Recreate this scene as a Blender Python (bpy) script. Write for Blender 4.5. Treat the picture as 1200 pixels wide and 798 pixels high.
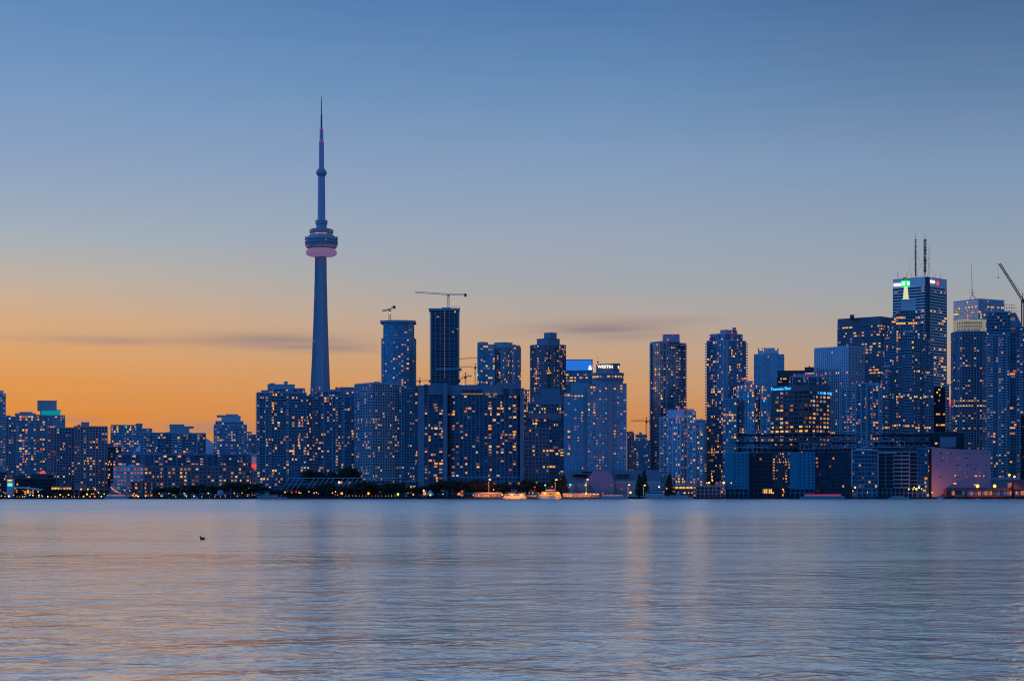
import bpy, math, random
from math import sin, cos, pi, radians, atan2
random.seed(7)
C = bpy.context.scene.collection
for o in list(bpy.data.objects):
    bpy.data.objects.remove(o)

# ------------------------------------------------------------------ camera, sky, sun, exposure
F, W0, HY, CH = 2300.0, 1200.0, 581.0, 3.0       # focal length in photo pixels, photo width, horizon row, eye height
scn = bpy.context.scene
cam_d = bpy.data.cameras.new("camera")
cam_d.sensor_width = 36.0
cam_d.lens = 36.0 * F / W0
cam_d.shift_y = (HY - 399.0) / W0
cam_d.clip_start = 0.5
cam_d.clip_end = 60000
cam = bpy.data.objects.new("camera", cam_d)
cam.location = (0, 0, CH)
cam.rotation_euler = (radians(90), 0, 0)
C.objects.link(cam)
scn.camera = cam
scn.view_settings.view_transform = 'Standard'
scn.view_settings.look = 'None'
scn.view_settings.gamma = 1.0
scn.view_settings.exposure = 0.0
scn.view_settings.use_curve_mapping = False
scn.render.engine = 'CYCLES'
scn.cycles.use_denoising = True
scn.cycles.denoiser = 'OPENIMAGEDENOISE'
scn.cycles.denoising_input_passes = 'RGB_ALBEDO_NORMAL'
scn.cycles.pixel_filter_type = 'BLACKMAN_HARRIS'
scn.cycles.filter_width = 1.15
scn.cycles.max_bounces = 5
scn.cycles.diffuse_bounces = 2
scn.cycles.glossy_bounces = 3
scn.cycles.transparent_max_bounces = 4
scn.cycles.sample_clamp_indirect = 1.6
scn.cycles.adaptive_threshold = 0.004
scn.cycles.sample_clamp_direct = 6.0
scn.cycles.caustics_reflective = False
scn.cycles.caustics_refractive = False

def s2l(c):
    return tuple(((v / 255.0) / 12.92 if v <= 10.31 else ((v / 255.0 + .055) / 1.055) ** 2.4) for v in c)

world = bpy.data.worlds.new("World")
scn.world = world
world.use_nodes = True
nt = world.node_tree
nt.nodes.clear()
def N(t, **k):
    n = nt.nodes.new(t)
    for a, b in k.items():
        setattr(n, a, b)
    return n
def M2(op, a, b=None, clamp=False):
    n = nt.nodes.new('ShaderNodeMath'); n.operation = op; n.use_clamp = clamp
    for i, v in enumerate((a, b)):
        if v is None: continue
        if isinstance(v, (int, float)): n.inputs[i].default_value = v
        else: nt.links.new(v, n.inputs[i])
    return n.outputs[0]
tc = N('ShaderNodeTexCoord')
sep = N('ShaderNodeSeparateXYZ')
nt.links.new(tc.outputs['Generated'], sep.inputs[0])
dx, dy, dz = sep.outputs
hyp = M2('SQRT', M2('ADD', M2('MULTIPLY', dx, dx), M2('MULTIPLY', dy, dy)))
tanel = M2('DIVIDE', dz, M2('MAXIMUM', hyp, .001))         # tangent of the elevation
az = M2('ARCTAN2', dx, dy)                                 # 0 straight ahead (north), + east
el = M2('MAXIMUM', tanel, 0.0)
# pos: 0 horizon .. 0.25 top of the photograph -> 0.5 of the ramp, rest up to the zenith
pos = M2('DIVIDE', el, M2('ADD', el, 0.25))
def ramp(stops):
    r = N('ShaderNodeValToRGB')
    r.color_ramp.interpolation = 'EASE' if False else 'LINEAR'
    e = r.color_ramp.elements
    st = [((t / (t + .25)), c) for t, c in stops]
    e[0].position = st[0][0]; e[0].color = s2l(st[0][1]) + (1,)
    e[1].position = st[-1][0]; e[1].color = s2l(st[-1][1]) + (1,)
    for p, c in st[1:-1]:
        x = e.new(p); x.color = s2l(c) + (1,)
    nt.links.new(pos, r.inputs[0])
    return r.outputs[0]
def tp(y): return (HY - y) / F
left = ramp([(0, (212, 122, 42)), (tp(490), (220, 137, 57)), (tp(450), (221, 147, 77)), (tp(410), (217, 160, 104)), (tp(370), (206, 168, 134)),
             (tp(330), (186, 173, 160)), (tp(280), (158, 172, 184)), (tp(200), (135, 158, 192)), (tp(100), (108, 147, 191)), (tp(0), (86, 130, 182)),
             (.5, (52, 98, 160)), (3, (34, 92, 168))])
mid = ramp([(0, (196, 118, 62)), (tp(490), (204, 136, 82)), (tp(450), (202, 150, 106)), (tp(410), (194, 160, 132)), (tp(370), (176, 164, 156)),
            (tp(330), (158, 164, 172)), (tp(280), (148, 162, 182)), (tp(200), (128, 154, 188)), (tp(100), (97, 137, 182)), (tp(0), (70, 116, 170)),
            (.5, (48, 92, 154)), (3, (34, 92, 168))])
right = ramp([(0, (188, 124, 84)), (tp(490), (194, 142, 106)), (tp(450), (190, 154, 126)), (tp(410), (176, 158, 146)), (tp(370), (160, 160, 162)),
              (tp(330), (148, 160, 172)), (tp(280), (138, 156, 178)), (tp(200), (118, 146, 180)), (tp(100), (87, 122, 163)), (tp(0), (64, 101, 147)),
              (.5, (46, 86, 148)), (3, (34, 92, 168))])
rear = ramp([(0, (34, 102, 172)), (.15, (37, 106, 178)), (.5, (38, 104, 175)), (3, (42, 92, 156))])
def MR(v, a, b):
    n = N('ShaderNodeMapRange', interpolation_type='SMOOTHSTEP')
    n.inputs[1].default_value = a; n.inputs[2].default_value = b
    nt.links.new(v, n.inputs[0])
    return n.outputs[0]
def MIX(f, a, b, mode='MIX'):
    n = N('ShaderNodeMix', data_type='RGBA', blend_type=mode)
    if isinstance(f, (int, float)): n.inputs[0].default_value = f
    else: nt.links.new(f, n.inputs[0])
    for i, v in ((6, a), (7, b)):
        if isinstance(v, tuple): n.inputs[i].default_value = v
        else: nt.links.new(v, n.inputs[i])
    return n.outputs[2]
c = MIX(MR(az, -.30, .06), left, mid)
c = MIX(MR(az, .02, .26), c, right)
# thin streaks of dusk cloud, long in azimuth and flat in elevation
cb = N('ShaderNodeCombineXYZ')
nt.links.new(M2('MULTIPLY', az, 7.0), cb.inputs[0]); nt.links.new(M2('MULTIPLY', tanel, 75.0), cb.inputs[1])
nz = N('ShaderNodeTexNoise'); nz.inputs['Scale'].default_value = 1.0; nz.inputs['Detail'].default_value = 5; nz.inputs['Roughness'].default_value = .55
nz.inputs['Distortion'].default_value = .6
nt.links.new(cb.outputs[0], nz.inputs['Vector'])
def band(lo, hi, w):   # 1 between two elevations
    return M2('MULTIPLY', MR(tanel, lo - w, lo + w), M2('SUBTRACT', 1.0, MR(tanel, hi - w, hi + w)))
def puff(px_, py_, wx, wy, k):
    gx = M2('DIVIDE', M2('SUBTRACT', az, (px_ - 600) / F), wx / F); gy = M2('DIVIDE', M2('SUBTRACT', tanel, tp(py_)), wy / F)
    r2 = M2('ADD', M2('MULTIPLY', gx, gx), M2('MULTIPLY', gy, gy))
    return M2('MULTIPLY', M2('POWER', 2.718, M2('MULTIPLY', r2, -1.0)), k)
bnd = puff(700, 387, 80, 11, 1.3)
for q_ in ((320, 401, 95, 9, 1.0), (400, 408, 70, 6, .8), (120, 403, 80, 5, .7), (560, 398, 70, 5, .35), (250, 503, 60, 9, .7), (100, 494, 30, 3, .5), (800, 376, 60, 5, .3), (-300, 410, 200, 10, .8), (1500, 380, 250, 12, .8)):
    bnd = M2('ADD', bnd, puff(*q_))
fr = M2('LESS_THAN', M2('ABSOLUTE', az), 1.2)
cl = M2('MULTIPLY', M2('MULTIPLY', MR(nz.outputs[0], .30, .62), bnd), fr)
c = MIX(M2('MULTIPLY', cl, .8), c, s2l((142, 124, 130)) + (1,))
# broad faint mottling so that the gradient is not perfectly even
nz2 = N('ShaderNodeTexNoise'); nz2.inputs['Scale'].default_value = 2.2; nz2.inputs['Detail'].default_value = 3
nt.links.new(cb.outputs[0], nz2.inputs['Vector'])
c = MIX(M2('MULTIPLY', MR(nz2.outputs[0], .3, .7), .05), c, (.35, .34, .38, 1))
c = MIX(MR(az, .45, 1.25), c, rear)
c = MIX(MR(M2('MULTIPLY', az, -1.0), .80, 1.75), c, rear)
# the west keeps an afterglow, the east is already darker
waz = M2('MULTIPLY', az, -1.0)
west = M2('MULTIPLY', MR(waz, .6, 1.4), M2('SUBTRACT', 1.0, MR(waz, 1.9, 2.9)))
gain = M2('SUBTRACT', M2('ADD', M2('ADD', 1.0, M2('MULTIPLY', MR(M2('ABSOLUTE', az), .7, 1.5), .2)), M2('MULTIPLY', west, .9)), M2('MULTIPLY', M2('MULTIPLY', MR(az, .8, 1.6), M2('SUBTRACT', 1.0, MR(az, 2.2, 3.0))), .35))
vs = N('ShaderNodeVectorMath', operation='SCALE'); nt.links.new(c, vs.inputs[0]); nt.links.new(gain, vs.inputs['Scale']); c = vs.outputs[0]
# the procedural sky model adds a little of its own dusk light
sky = N('ShaderNodeTexSky', sky_type='NISHITA')
sky.sun_disc = False
sky.sun_elevation = radians(0.5)
sky.sun_rotation = radians(-62)
c = MIX(1.0, c, MIX(1.0, sky.outputs[0], (.02, .02, .02, 1), 'MULTIPLY'), 'ADD')
bg = N('ShaderNodeBackground')
nt.links.new(c, bg.inputs[0]); bg.inputs[1].default_value = 1.0
wo = N('ShaderNodeOutputWorld')
nt.links.new(bg.outputs[0], wo.inputs[0])
world.cycles.sampling_method = 'MANUAL'; world.cycles.sample_map_resolution = 512

sun_d = bpy.data.lights.new("sun", 'SUN')
sun_d.energy = 0.06; sun_d.angle = radians(6); sun_d.color = (1, .62, .4)
sun = bpy.data.objects.new("sun", sun_d)
sun.rotation_euler = (radians(88), 0, radians(62 + 0))     # low in the west-north-west, left of the picture
C.objects.link(sun)

# ------------------------------------------------------------------ helpers
def X(px, Y): return (px - 600.0) / F * Y
def Z(py, Y): return CH + (HY - py) / F * Y

def setk(o, label=None, cat=None, group=None, kind=None):
    if label: o['label'] = label
    if cat: o['category'] = cat
    if group: o['group'] = group
    if kind: o['kind'] = kind
    return o

class MB:
    def __init__(s): s.v = []; s.f = []; s.m = []; s.uv = {}
    def face(s, pts, mi=0, uv=None):
        b = len(s.v); s.v += [tuple(p) for p in pts]
        s.f.append(tuple(range(b, b + len(pts)))); s.m.append(mi)
        if uv: s.uv[len(s.f) - 1] = uv
    def prism(s, poly, z0, z1, mi=0, top=None, cap=True):
        n = len(poly); b = len(s.v); t = top or poly
        s.v += [(p[0], p[1], z0) for p in poly] + [(p[0], p[1], z1) for p in t]
        for i in range(n):
            j = (i + 1) % n
            s.f.append((b + i, b + j, b + n + j, b + n + i)); s.m.append(mi)
        if cap:
            s.f.append(tuple(b + n + i for i in range(n))); s.m.append(mi)
            s.f.append(tuple(b + i for i in reversed(range(n)))); s.m.append(mi)
    def box(s, x0, x1, y0, y1, z0, z1, mi=0):
        s.prism([(x0, y0), (x1, y0), (x1, y1), (x0, y1)], z0, z1, mi)
    def obox(s, o, d, u0, u1, n0, n1, z0, z1, mi=0):
        # box along direction d (2-D unit) from origin o; the outward normal is (dy,-dx)
        nx, ny = d[1], -d[0]
        q = lambda u, n: (o[0] + d[0] * u + nx * n, o[1] + d[1] * u + ny * n)
        s.prism([q(u0, n1), q(u1, n1), q(u1, n0), q(u0, n0)], z0, z1, mi)
    def tube(s, p, q, r, r2=None, n=6, mi=0):
        r2 = r if r2 is None else r2
        d = [q[i] - p[i] for i in range(3)]
        L = math.sqrt(sum(a * a for a in d)) or 1e-6
        d = [a / L for a in d]
        a = (0, 0, 1) if abs(d[2]) < .9 else (1, 0, 0)
        u = (d[1] * a[2] - d[2] * a[1], d[2] * a[0] - d[0] * a[2], d[0] * a[1] - d[1] * a[0])
        l = math.sqrt(sum(k * k for k in u)); u = [k / l for k in u]
        w = (d[1] * u[2] - d[2] * u[1], d[2] * u[0] - d[0] * u[2], d[0] * u[1] - d[1] * u[0])
        b = len(s.v)
        for c0, rr in ((p, r), (q, r2)):
            for i in range(n):
                t = 2 * pi * i / n
                s.v.append(tuple(c0[k] + rr * (cos(t) * u[k] + sin(t) * w[k]) for k in range(3)))
        for i in range(n):
            j = (i + 1) % n
            s.f.append((b + i, b + j, b + n + j, b + n + i)); s.m.append(mi)
        s.f.append(tuple(b + n + i for i in range(n))); s.m.append(mi)
        s.f.append(tuple(b + i for i in reversed(range(n)))); s.m.append(mi)
    def lathe(s, prof, cx, cy, n=32, mi=0, a0=0.0, a1=2 * pi, close=True):
        # prof: (radius, z) from bottom to top
        b = len(s.v)
        for r, z in prof:
            for i in range(n):
                t = a0 + (a1 - a0) * i / (n if close else n - 1)
                s.v.append((cx + r * cos(t), cy + r * sin(t), z))
        for k in range(len(prof) - 1):
            for i in range(n if close else n - 1):
                j = (i + 1) % n
                s.f.append((b + k * n + i, b + k * n + j, b + (k + 1) * n + j, b + (k + 1) * n + i)); s.m.append(mi)
        if close:
            s.f.append(tuple(b + (len(prof) - 1) * n + i for i in range(n))); s.m.append(mi)
            s.f.append(tuple(b + i for i in reversed(range(n)))); s.m.append(mi)
    def ball(s, c0, r, n=8, mi=0, sz=1.0):
        k = n // 2
        s.lathe([(max(r * sin(pi * i / k), .001), c0[2] - r * sz * cos(pi * i / k)) for i in range(k + 1)], c0[0], c0[1], n, mi)
    def build(s, name, mats, parent=None, org=(0, 0, 0), smooth=False):
        me = bpy.data.meshes.new(name)
        if org != (0, 0, 0):
            ox, oy, oz = org
            vv = [(a - ox, b - oy, c1 - oz) for a, b, c1 in s.v]
        else: vv = s.v
        me.from_pydata(vv, [], s.f)
        if not isinstance(mats, (list, tuple)): mats = [mats]
        for m in mats: me.materials.append(m)
        if len(mats) > 1: me.polygons.foreach_set('material_index', s.m)
        if s.uv:
            ul = me.uv_layers.new(name='UVMap')
            for fi, uv in s.uv.items():
                for li, q in zip(me.polygons[fi].loop_indices, uv): ul.data[li].uv = q
        if smooth: me.polygons.foreach_set('use_smooth', [True] * len(me.polygons))
        me.update()
        o = bpy.data.objects.new(name, me)
        C.objects.link(o)
        if parent is not None: o.parent = parent
        elif org != (0, 0, 0): o.location = org
        return o

def root(name, loc, label, cat, group=None, kind=None):
    o = bpy.data.objects.new(name, None); o.location = loc; o.empty_display_size = 1
    C.objects.link(o)
    return setk(o, label, cat, group, kind)

# ------------------------------------------------------------------ materials
MATS = {}
def newmat(name):
    m = bpy.data.materials.new(name); m.use_nodes = True
    return m, m.node_tree, m.node_tree.nodes['Principled BSDF']
def pmat(name, col, rough=.7, metal=0.0, var=.12, scale=.15, spec=.3):
    """solid surface with a little procedural staining of its own"""
    m, t, b = newmat(name)
    b.inputs['Roughness'].default_value = rough; b.inputs['Metallic'].default_value = metal
    b.inputs['Specular IOR Level'].default_value = spec
    tcn = t.nodes.new('ShaderNodeTexCoord'); n = t.nodes.new('ShaderNodeTexNoise')
    mp = t.nodes.new('ShaderNodeMapping'); mp.inputs['Scale'].default_value = (1, 1, .35)
    n.inputs['Scale'].default_value = scale; n.inputs['Detail'].default_value = 6
    t.links.new(tcn.outputs['Object'], mp.inputs[0]); t.links.new(mp.outputs[0], n.inputs['Vector'])
    mx = t.nodes.new('ShaderNodeMix'); mx.data_type = 'RGBA'
    t.links.new(n.outputs[0], mx.inputs[0])
    mx.inputs[6].default_value = tuple(v * (1 - var) for v in col) + (1,)
    mx.inputs[7].default_value = tuple(min(1, v * (1 + var)) for v in col) + (1,)
    t.links.new(mx.outputs[2], b.inputs['Base Color'])
    MATS[name] = m
    return m
def emat(name, col, st, sample=False):
    m, t, b = newmat(name)
    b.inputs['Base Color'].default_value = (.05, .05, .05, 1)
    b.inputs['Emission Color'].default_value = tuple(col) + (1,)
    b.inputs['Emission Strength'].default_value = st
    if not sample: m.cycles.emission_sampling = 'NONE'
    MATS[name] = m
    return m
def wmat(name, col, st):
    """lit room behind a window pane: uneven glow (furniture, curtains) along the object"""
    m, t, b = newmat(name)
    b.inputs['Base Color'].default_value = (.02, .02, .02, 1); b.inputs['Roughness'].default_value = .2
    tcn = t.nodes.new('ShaderNodeTexCoord'); n = t.nodes.new('ShaderNodeTexNoise')
    oi = t.nodes.new('ShaderNodeObjectInfo'); ad = t.nodes.new('ShaderNodeVectorMath'); ad.operation = 'ADD'
    ml = t.nodes.new('ShaderNodeMath'); ml.operation = 'MULTIPLY'; ml.inputs[1].default_value = 60
    t.links.new(oi.outputs['Random'], ml.inputs[0]); t.links.new(tcn.outputs['Object'], ad.inputs[0]); t.links.new(ml.outputs[0], ad.inputs[1])
    t.links.new(ad.outputs[0], n.inputs['Vector']); n.inputs['Scale'].default_value = .8
    mr = t.nodes.new('ShaderNodeMapRange'); mr.inputs[1].default_value = .3; mr.inputs[2].default_value = .7
    mr.inputs[3].default_value = st * .35; mr.inputs[4].default_value = st * 1.5
    t.links.new(n.outputs[0], mr.inputs[0]); t.links.new(mr.outputs[0], b.inputs['Emission Strength'])
    b.inputs['Emission Color'].default_value = tuple(col) + (1,)
    m.cycles.emission_sampling = 'NONE'
    MATS[name] = m
    return m
def gmat(name, tint, metal=.55, rough=.12, litp=.0, lits=.5, var=.5, blinds=.0):
    """curtain glazing, one cell per UV unit: every pane has its own tint, a few show a dim room"""
    m, t, b = newmat(name); L = t.links.new
    uv = t.nodes.new('ShaderNodeUVMap'); oi = t.nodes.new('ShaderNodeObjectInfo')
    fl = t.nodes.new('ShaderNodeVectorMath'); fl.operation = 'FLOOR'; L(uv.outputs[0], fl.inputs[0])
    frc = t.nodes.new('ShaderNodeVectorMath'); frc.operation = 'FRACTION'; L(uv.outputs[0], frc.inputs[0])
    ml = t.nodes.new('ShaderNodeMath'); ml.operation = 'MULTIPLY'; ml.inputs[1].default_value = 917; L(oi.outputs['Random'], ml.inputs[0])
    ad = t.nodes.new('ShaderNodeVectorMath'); ad.operation = 'ADD'; L(fl.outputs[0], ad.inputs[0]); L(ml.outputs[0], ad.inputs[1])
    wn = t.nodes.new('ShaderNodeTexWhiteNoise'); L(ad.outputs[0], wn.inputs['Vector'])
    sc = t.nodes.new('ShaderNodeSeparateColor'); L(wn.outputs['Color'], sc.inputs[0])
    mx = t.nodes.new('ShaderNodeMix'); mx.data_type = 'RGBA'; L(sc.outputs[0], mx.inputs[0])
    mx.inputs[6].default_value = tuple(v * (1 - var) for v in tint) + (1,)
    mx.inputs[7].default_value = tuple(min(1, v * (1 + var)) for v in tint) + (1,)
    L(mx.outputs[2], b.inputs['Base Color'])
    b.inputs['Metallic'].default_value = metal; b.inputs['Roughness'].default_value = rough
    if litp > 0:
        wnc = t.nodes.new('ShaderNodeTexWhiteNoise'); cm = t.nodes.new('ShaderNodeVectorMath'); cm.operation = 'MULTIPLY'; cm.inputs[1].default_value = (1, 0, 0)
        L(fl.outputs[0], cm.inputs[0]); ca = t.nodes.new('ShaderNodeVectorMath'); ca.operation = 'ADD'; L(cm.outputs[0], ca.inputs[0]); L(ml.outputs[0], ca.inputs[1]); L(ca.outputs[0], wnc.inputs['Vector'])
        cp = t.nodes.new('ShaderNodeMath'); cp.operation = 'POWER'; cp.inputs[1].default_value = 2.0 if litp < .5 else .01; L(wnc.outputs['Value'], cp.inputs[0])
        cq = t.nodes.new('ShaderNodeMath'); cq.operation = 'MULTIPLY_ADD'; L(cp.outputs[0], cq.inputs[0]); cq.inputs[1].default_value = litp * (3.2 if litp < .5 else 1); cq.inputs[2].default_value = litp * .35
        lt = t.nodes.new('ShaderNodeMath'); lt.operation = 'LESS_THAN'; L(sc.outputs[1], lt.inputs[0]); L(cq.outputs[0], lt.inputs[1])
        sx = t.nodes.new('ShaderNodeSeparateXYZ'); L(frc.outputs[0], sx.inputs[0])
        acc = lt.outputs[0]
        for o, lo, hi in ((sx.outputs[0], .2, .8), (sx.outputs[1], .25, .75)):
            for op, v in (('GREATER_THAN', lo), ('LESS_THAN', hi)):
                g = t.nodes.new('ShaderNodeMath'); g.operation = op; g.inputs[1].default_value = v; L(o, g.inputs[0])
                k = t.nodes.new('ShaderNodeMath'); k.operation = 'MULTIPLY'; L(acc, k.inputs[0]); L(g.outputs[0], k.inputs[1]); acc = k.outputs[0]
        pw = t.nodes.new('ShaderNodeMath'); pw.operation = 'POWER'; pw.inputs[1].default_value = 1.6; L(sc.outputs[2], pw.inputs[0])
        k = t.nodes.new('ShaderNodeMath'); k.operation = 'MULTIPLY'; L(acc, k.inputs[0]); L(pw.outputs[0], k.inputs[1])
        k2 = t.nodes.new('ShaderNodeMath'); k2.operation = 'MULTIPLY'; L(k.outputs[0], k2.inputs[0]); k2.inputs[1].default_value = lits
        L(k2.outputs[0], b.inputs['Emission Strength'])
        cr = t.nodes.new('ShaderNodeValToRGB'); L(sc.outputs[0], cr.inputs[0])
        e = cr.color_ramp.elements; e[0].color = (1, .26, .06, 1); e[1].color = (1, .52, .12, 1)
        x = e.new(.45); x.color = (1, .38, .10, 1)
        x = e.new(.97); x.color = (.7, .75, .6, 1)
        L(cr.outputs[0], b.inputs['Emission Color'])
    m.cycles.emission_sampling = 'NONE'
    MATS[name] = m
    return m

pmat('concrete', (.48, .50, .54)); pmat('pale', (.64, .65, .70)); pmat('white', (.84, .85, .88)); pmat('pink', (.50, .38, .43))
pmat('brick', (.34, .24, .27)); pmat('dark', (.17, .20, .25)); pmat('charcoal', (.08, .10, .13)); pmat('bluewall', (.34, .48, .58))
pmat('steel', (.09, .10, .12), .5, .3); pmat('slate', (.24, .32, .42)); pmat('lilac', (.74, .70, .80)); pmat('redwall', (.24, .08, .09))
pmat('black', (.012, .014, .018), .8); pmat('boat_white', (.62, .64, .68), .45); pmat('bluepanel', (.03, .29, .43), .5)
pmat('rust', (.30, .13, .07)); pmat('quaywall', (.03, .035, .04)); pmat('mauve', (.50, .34, .44), .8, var=.08, scale=.05)
pmat('bark', (.05, .04, .03)); pmat('crane_white', (.62, .60, .58)); pmat('asphalt', (.05, .05, .055)); pmat('soil', (.06, .07, .045))
pmat('canvas', (.55, .5, .42)); pmat('feather', (.10, .07, .05)); pmat('feather_tan', (.40, .25, .13)); pmat('bill', (.4, .25, .08))
gmat('g_blue', (0.093, 0.230, 0.330), .6, .15, 0.096, 0.94, .3); gmat('g_deep', (0.025, 0.072, 0.118), .6, .15, 0.096, 0.94, .4); gmat('g_dark', (0.012, 0.033, 0.059), .5, .2, 0.064, 0.81, .4)
gmat('g_teal', (0.078, 0.230, 0.301), .6, .14, 0.112, 0.94, .35); gmat('g_pale', (0.231, 0.340, 0.449), .7, .15, .03, .5, .15); gmat('g_black', (0.005, 0.012, 0.023), .5, .2, .015, .5, .4)
gmat('g_warm', (0.042, 0.068, 0.105), .5, .2, .22, .7, .4); gmat('g_site', (0.017, 0.042, 0.072), .4, .3, .01, .5, .3)
gmat('g_lilac', (.42, .44, .60), .5, .3, .5, .30, .2); gmat('g_mid', (0.071, 0.158, 0.258), .6, .15, 0.192, 0.94, .35)
gmat('g_hotel', (.42, .48, .60), .35, .35, .07, .7, .35)
gmat('g_gridlit', (.16, .16, .24), .4, .3, .93, .42, .2)
wmat('w_orange', (1, .27, .02), 1.15); wmat('w_amber', (1, .42, .05), 1.15); wmat('w_yellow', (1, .54, .10), 1.05); wmat('w_pink', (.85, .26, .10), .55)
wmat('w_dim', (.70, .30, .13), .45); wmat('w_cool', (.70, .70, .40), .5); wmat('w_red', (1, .12, .03), .8)
emat('e_red', (1, .03, .04), 1.6); emat('e_green', (.04, 1, .30), 1.6, True); emat('e_white', (1, .80, .50), 1.8); emat('e_orange', (1, .30, .025), 1.8)
emat('e_yellow', (1, .58, .10), 1.7); emat('e_sodium', (1, .36, .03), 5); emat('e_cyan', (.02, .65, .65), .9); emat('e_blue', (.03, .42, 1), 1.7)
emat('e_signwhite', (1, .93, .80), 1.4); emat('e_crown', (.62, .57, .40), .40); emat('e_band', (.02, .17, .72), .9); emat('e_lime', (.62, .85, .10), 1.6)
emat('e_blued', (.02, .12, .7), .8); emat('e_lav', (.46, .27, .58), .34); emat('e_redsign', (1, .05, .03), 1.3)
emat('e_redsoft', (1, .04, .08), .45); emat('e_cyansign', (.1, .8, .8), 1.2)
emat('e_shaft', (.95, .90, .52), .75)
emat('e_greenbox', (.0, 1, .12), 1.6, True)
emat('e_tealband', (.0, .40, .44), .6)
WINDOWS = {'home': ['w_orange'] * 5 + ['w_amber'] * 5 + ['w_yellow'] * 2 + ['w_pink'] * 4 + ['w_dim'] * 5 + ['w_cool'],
           'office': ['w_amber'] * 5 + ['w_yellow'] * 4 + ['w_dim'] * 3 + ['w_orange'] * 2,
           'site': ['w_orange', 'w_pink', 'w_dim']}
# ------------------------------------------------------------------ the setting: water, land, quay
G = 1.6                                    # street level above the water
def water_mat():
    m, t, b = newmat('water'); L = t.links.new
    tcn = t.nodes.new('ShaderNodeTexCoord')
    def noise(scale, sx, detail, rough=.5, dist=0.0):
        mp = t.nodes.new('ShaderNodeMapping'); mp.inputs['Scale'].default_value = (sx, 1, 1); mp.inputs['Rotation'].default_value = (0, 0, random.uniform(-.2, .2))
        n = t.nodes.new('ShaderNodeTexNoise'); n.inputs['Scale'].default_value = scale; n.inputs['Detail'].default_value = detail
        n.inputs['Roughness'].default_value = rough; n.inputs['Distortion'].default_value = dist
        L(tcn.outputs['Object'], mp.inputs[0]); L(mp.outputs[0], n.inputs['Vector'])
        return n.outputs[0]
    def mul(a, v, op='MULTIPLY'):
        k = t.nodes.new('ShaderNodeMath'); k.operation = op; L(a, k.inputs[0])
        if isinstance(v, (int, float)): k.inputs[1].default_value = v
        else: L(v, k.inputs[1])
        return k.outputs[0]
    h = mul(noise(2.4, 1.1, 3, .5, 1.0), .07)
    h = mul(h, mul(noise(.8, 1.25, 3, .5, 1.2), .42), 'ADD')
    h = mul(h, mul(noise(.16, .9, 3, .5, 1.2), 1.25), 'ADD')
    h = mul(h, mul(noise(.02, .5, 2), 3.0), 'ADD')
    bp = t.nodes.new('ShaderNodeBump'); bp.inputs['Strength'].default_value = 1.0; bp.inputs['Distance'].default_value = WB
    L(h, bp.inputs['Height'])
    # ruffled belt of wind ripples under the far shore, calmer water this side of it
    sx = t.nodes.new('ShaderNodeSeparateXYZ'); L(tcn.outputs['Object'], sx.inputs[0])
    edge = mul(mul(noise(.004, .3, 3), 60), sx.outputs[1], 'ADD')
    mr = t.nodes.new('ShaderNodeMapRange'); mr.inputs[1].default_value = 240; mr.inputs[2].default_value = 460
    mr.inputs[3].default_value = WR0; mr.inputs[4].default_value = WR1; L(edge, mr.inputs[0])
    mo = mul(mul(noise(.06, .4, 6, .7, .8), .26), mr.outputs[0], 'ADD')
    gl_ = t.nodes.new('ShaderNodeBsdfGlossy'); gl_.distribution = 'MULTI_GGX'
    L(mul(mo, .13, 'SUBTRACT'), gl_.inputs['Roughness']); L(bp.outputs[0], gl_.inputs['Normal'])
    gl_.inputs['Color'].default_value = (1, 1, .95, 1)
    df = t.nodes.new('ShaderNodeBsdfDiffuse'); df.inputs['Color'].default_value = (.03, .11, .15, 1)
    fr_ = t.nodes.new('ShaderNodeFresnel'); fr_.inputs['IOR'].default_value = 1.33; L(bp.outputs[0], fr_.inputs['Normal'])
    pw_ = mul(fr_.outputs[0], .15, 'POWER')
    mx = t.nodes.new('ShaderNodeMixShader'); L(pw_, mx.inputs[0]); L(df.outputs[0], mx.inputs[1]); L(gl_.outputs[0], mx.inputs[2])
    L(mx.outputs[0], t.nodes['Material Output'].inputs['Surface'])
    return m
WB, WR0, WR1 = .19, .15, .25
w = MB(); w.face([(-9000, -400, 0), (9000, -400, 0), (9000, 2003, 0), (-9000, 2003, 0)])
setk(w.build('water', water_mat()), kind='structure')
w = MB()
w.box(-9000, 9000, 2002, 30000, -3, G)
setk(w.build('ground', MATS['soil']), kind='structure')
w = MB()
w.box(-1200, 1200, 1999.5, 2001.99, -2, G + .25)
for i in range(-60, 60): w.box(i * 18, i * 18 + .5, 1999.0, 1999.5, -1, G + .6)
setk(w.build('quay', MATS['quaywall']), kind='structure')
w = MB(); w.box(-1200, 1200, 2002.2, 2016, G - .5, G + .02); setk(w.build('promenade', MATS['dark']), kind='structure')
w = MB(); w.box(-3000, 3000, 2096, 2106, G - .5, G + .03); setk(w.build('road', MATS['asphalt']), kind='structure')

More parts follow.
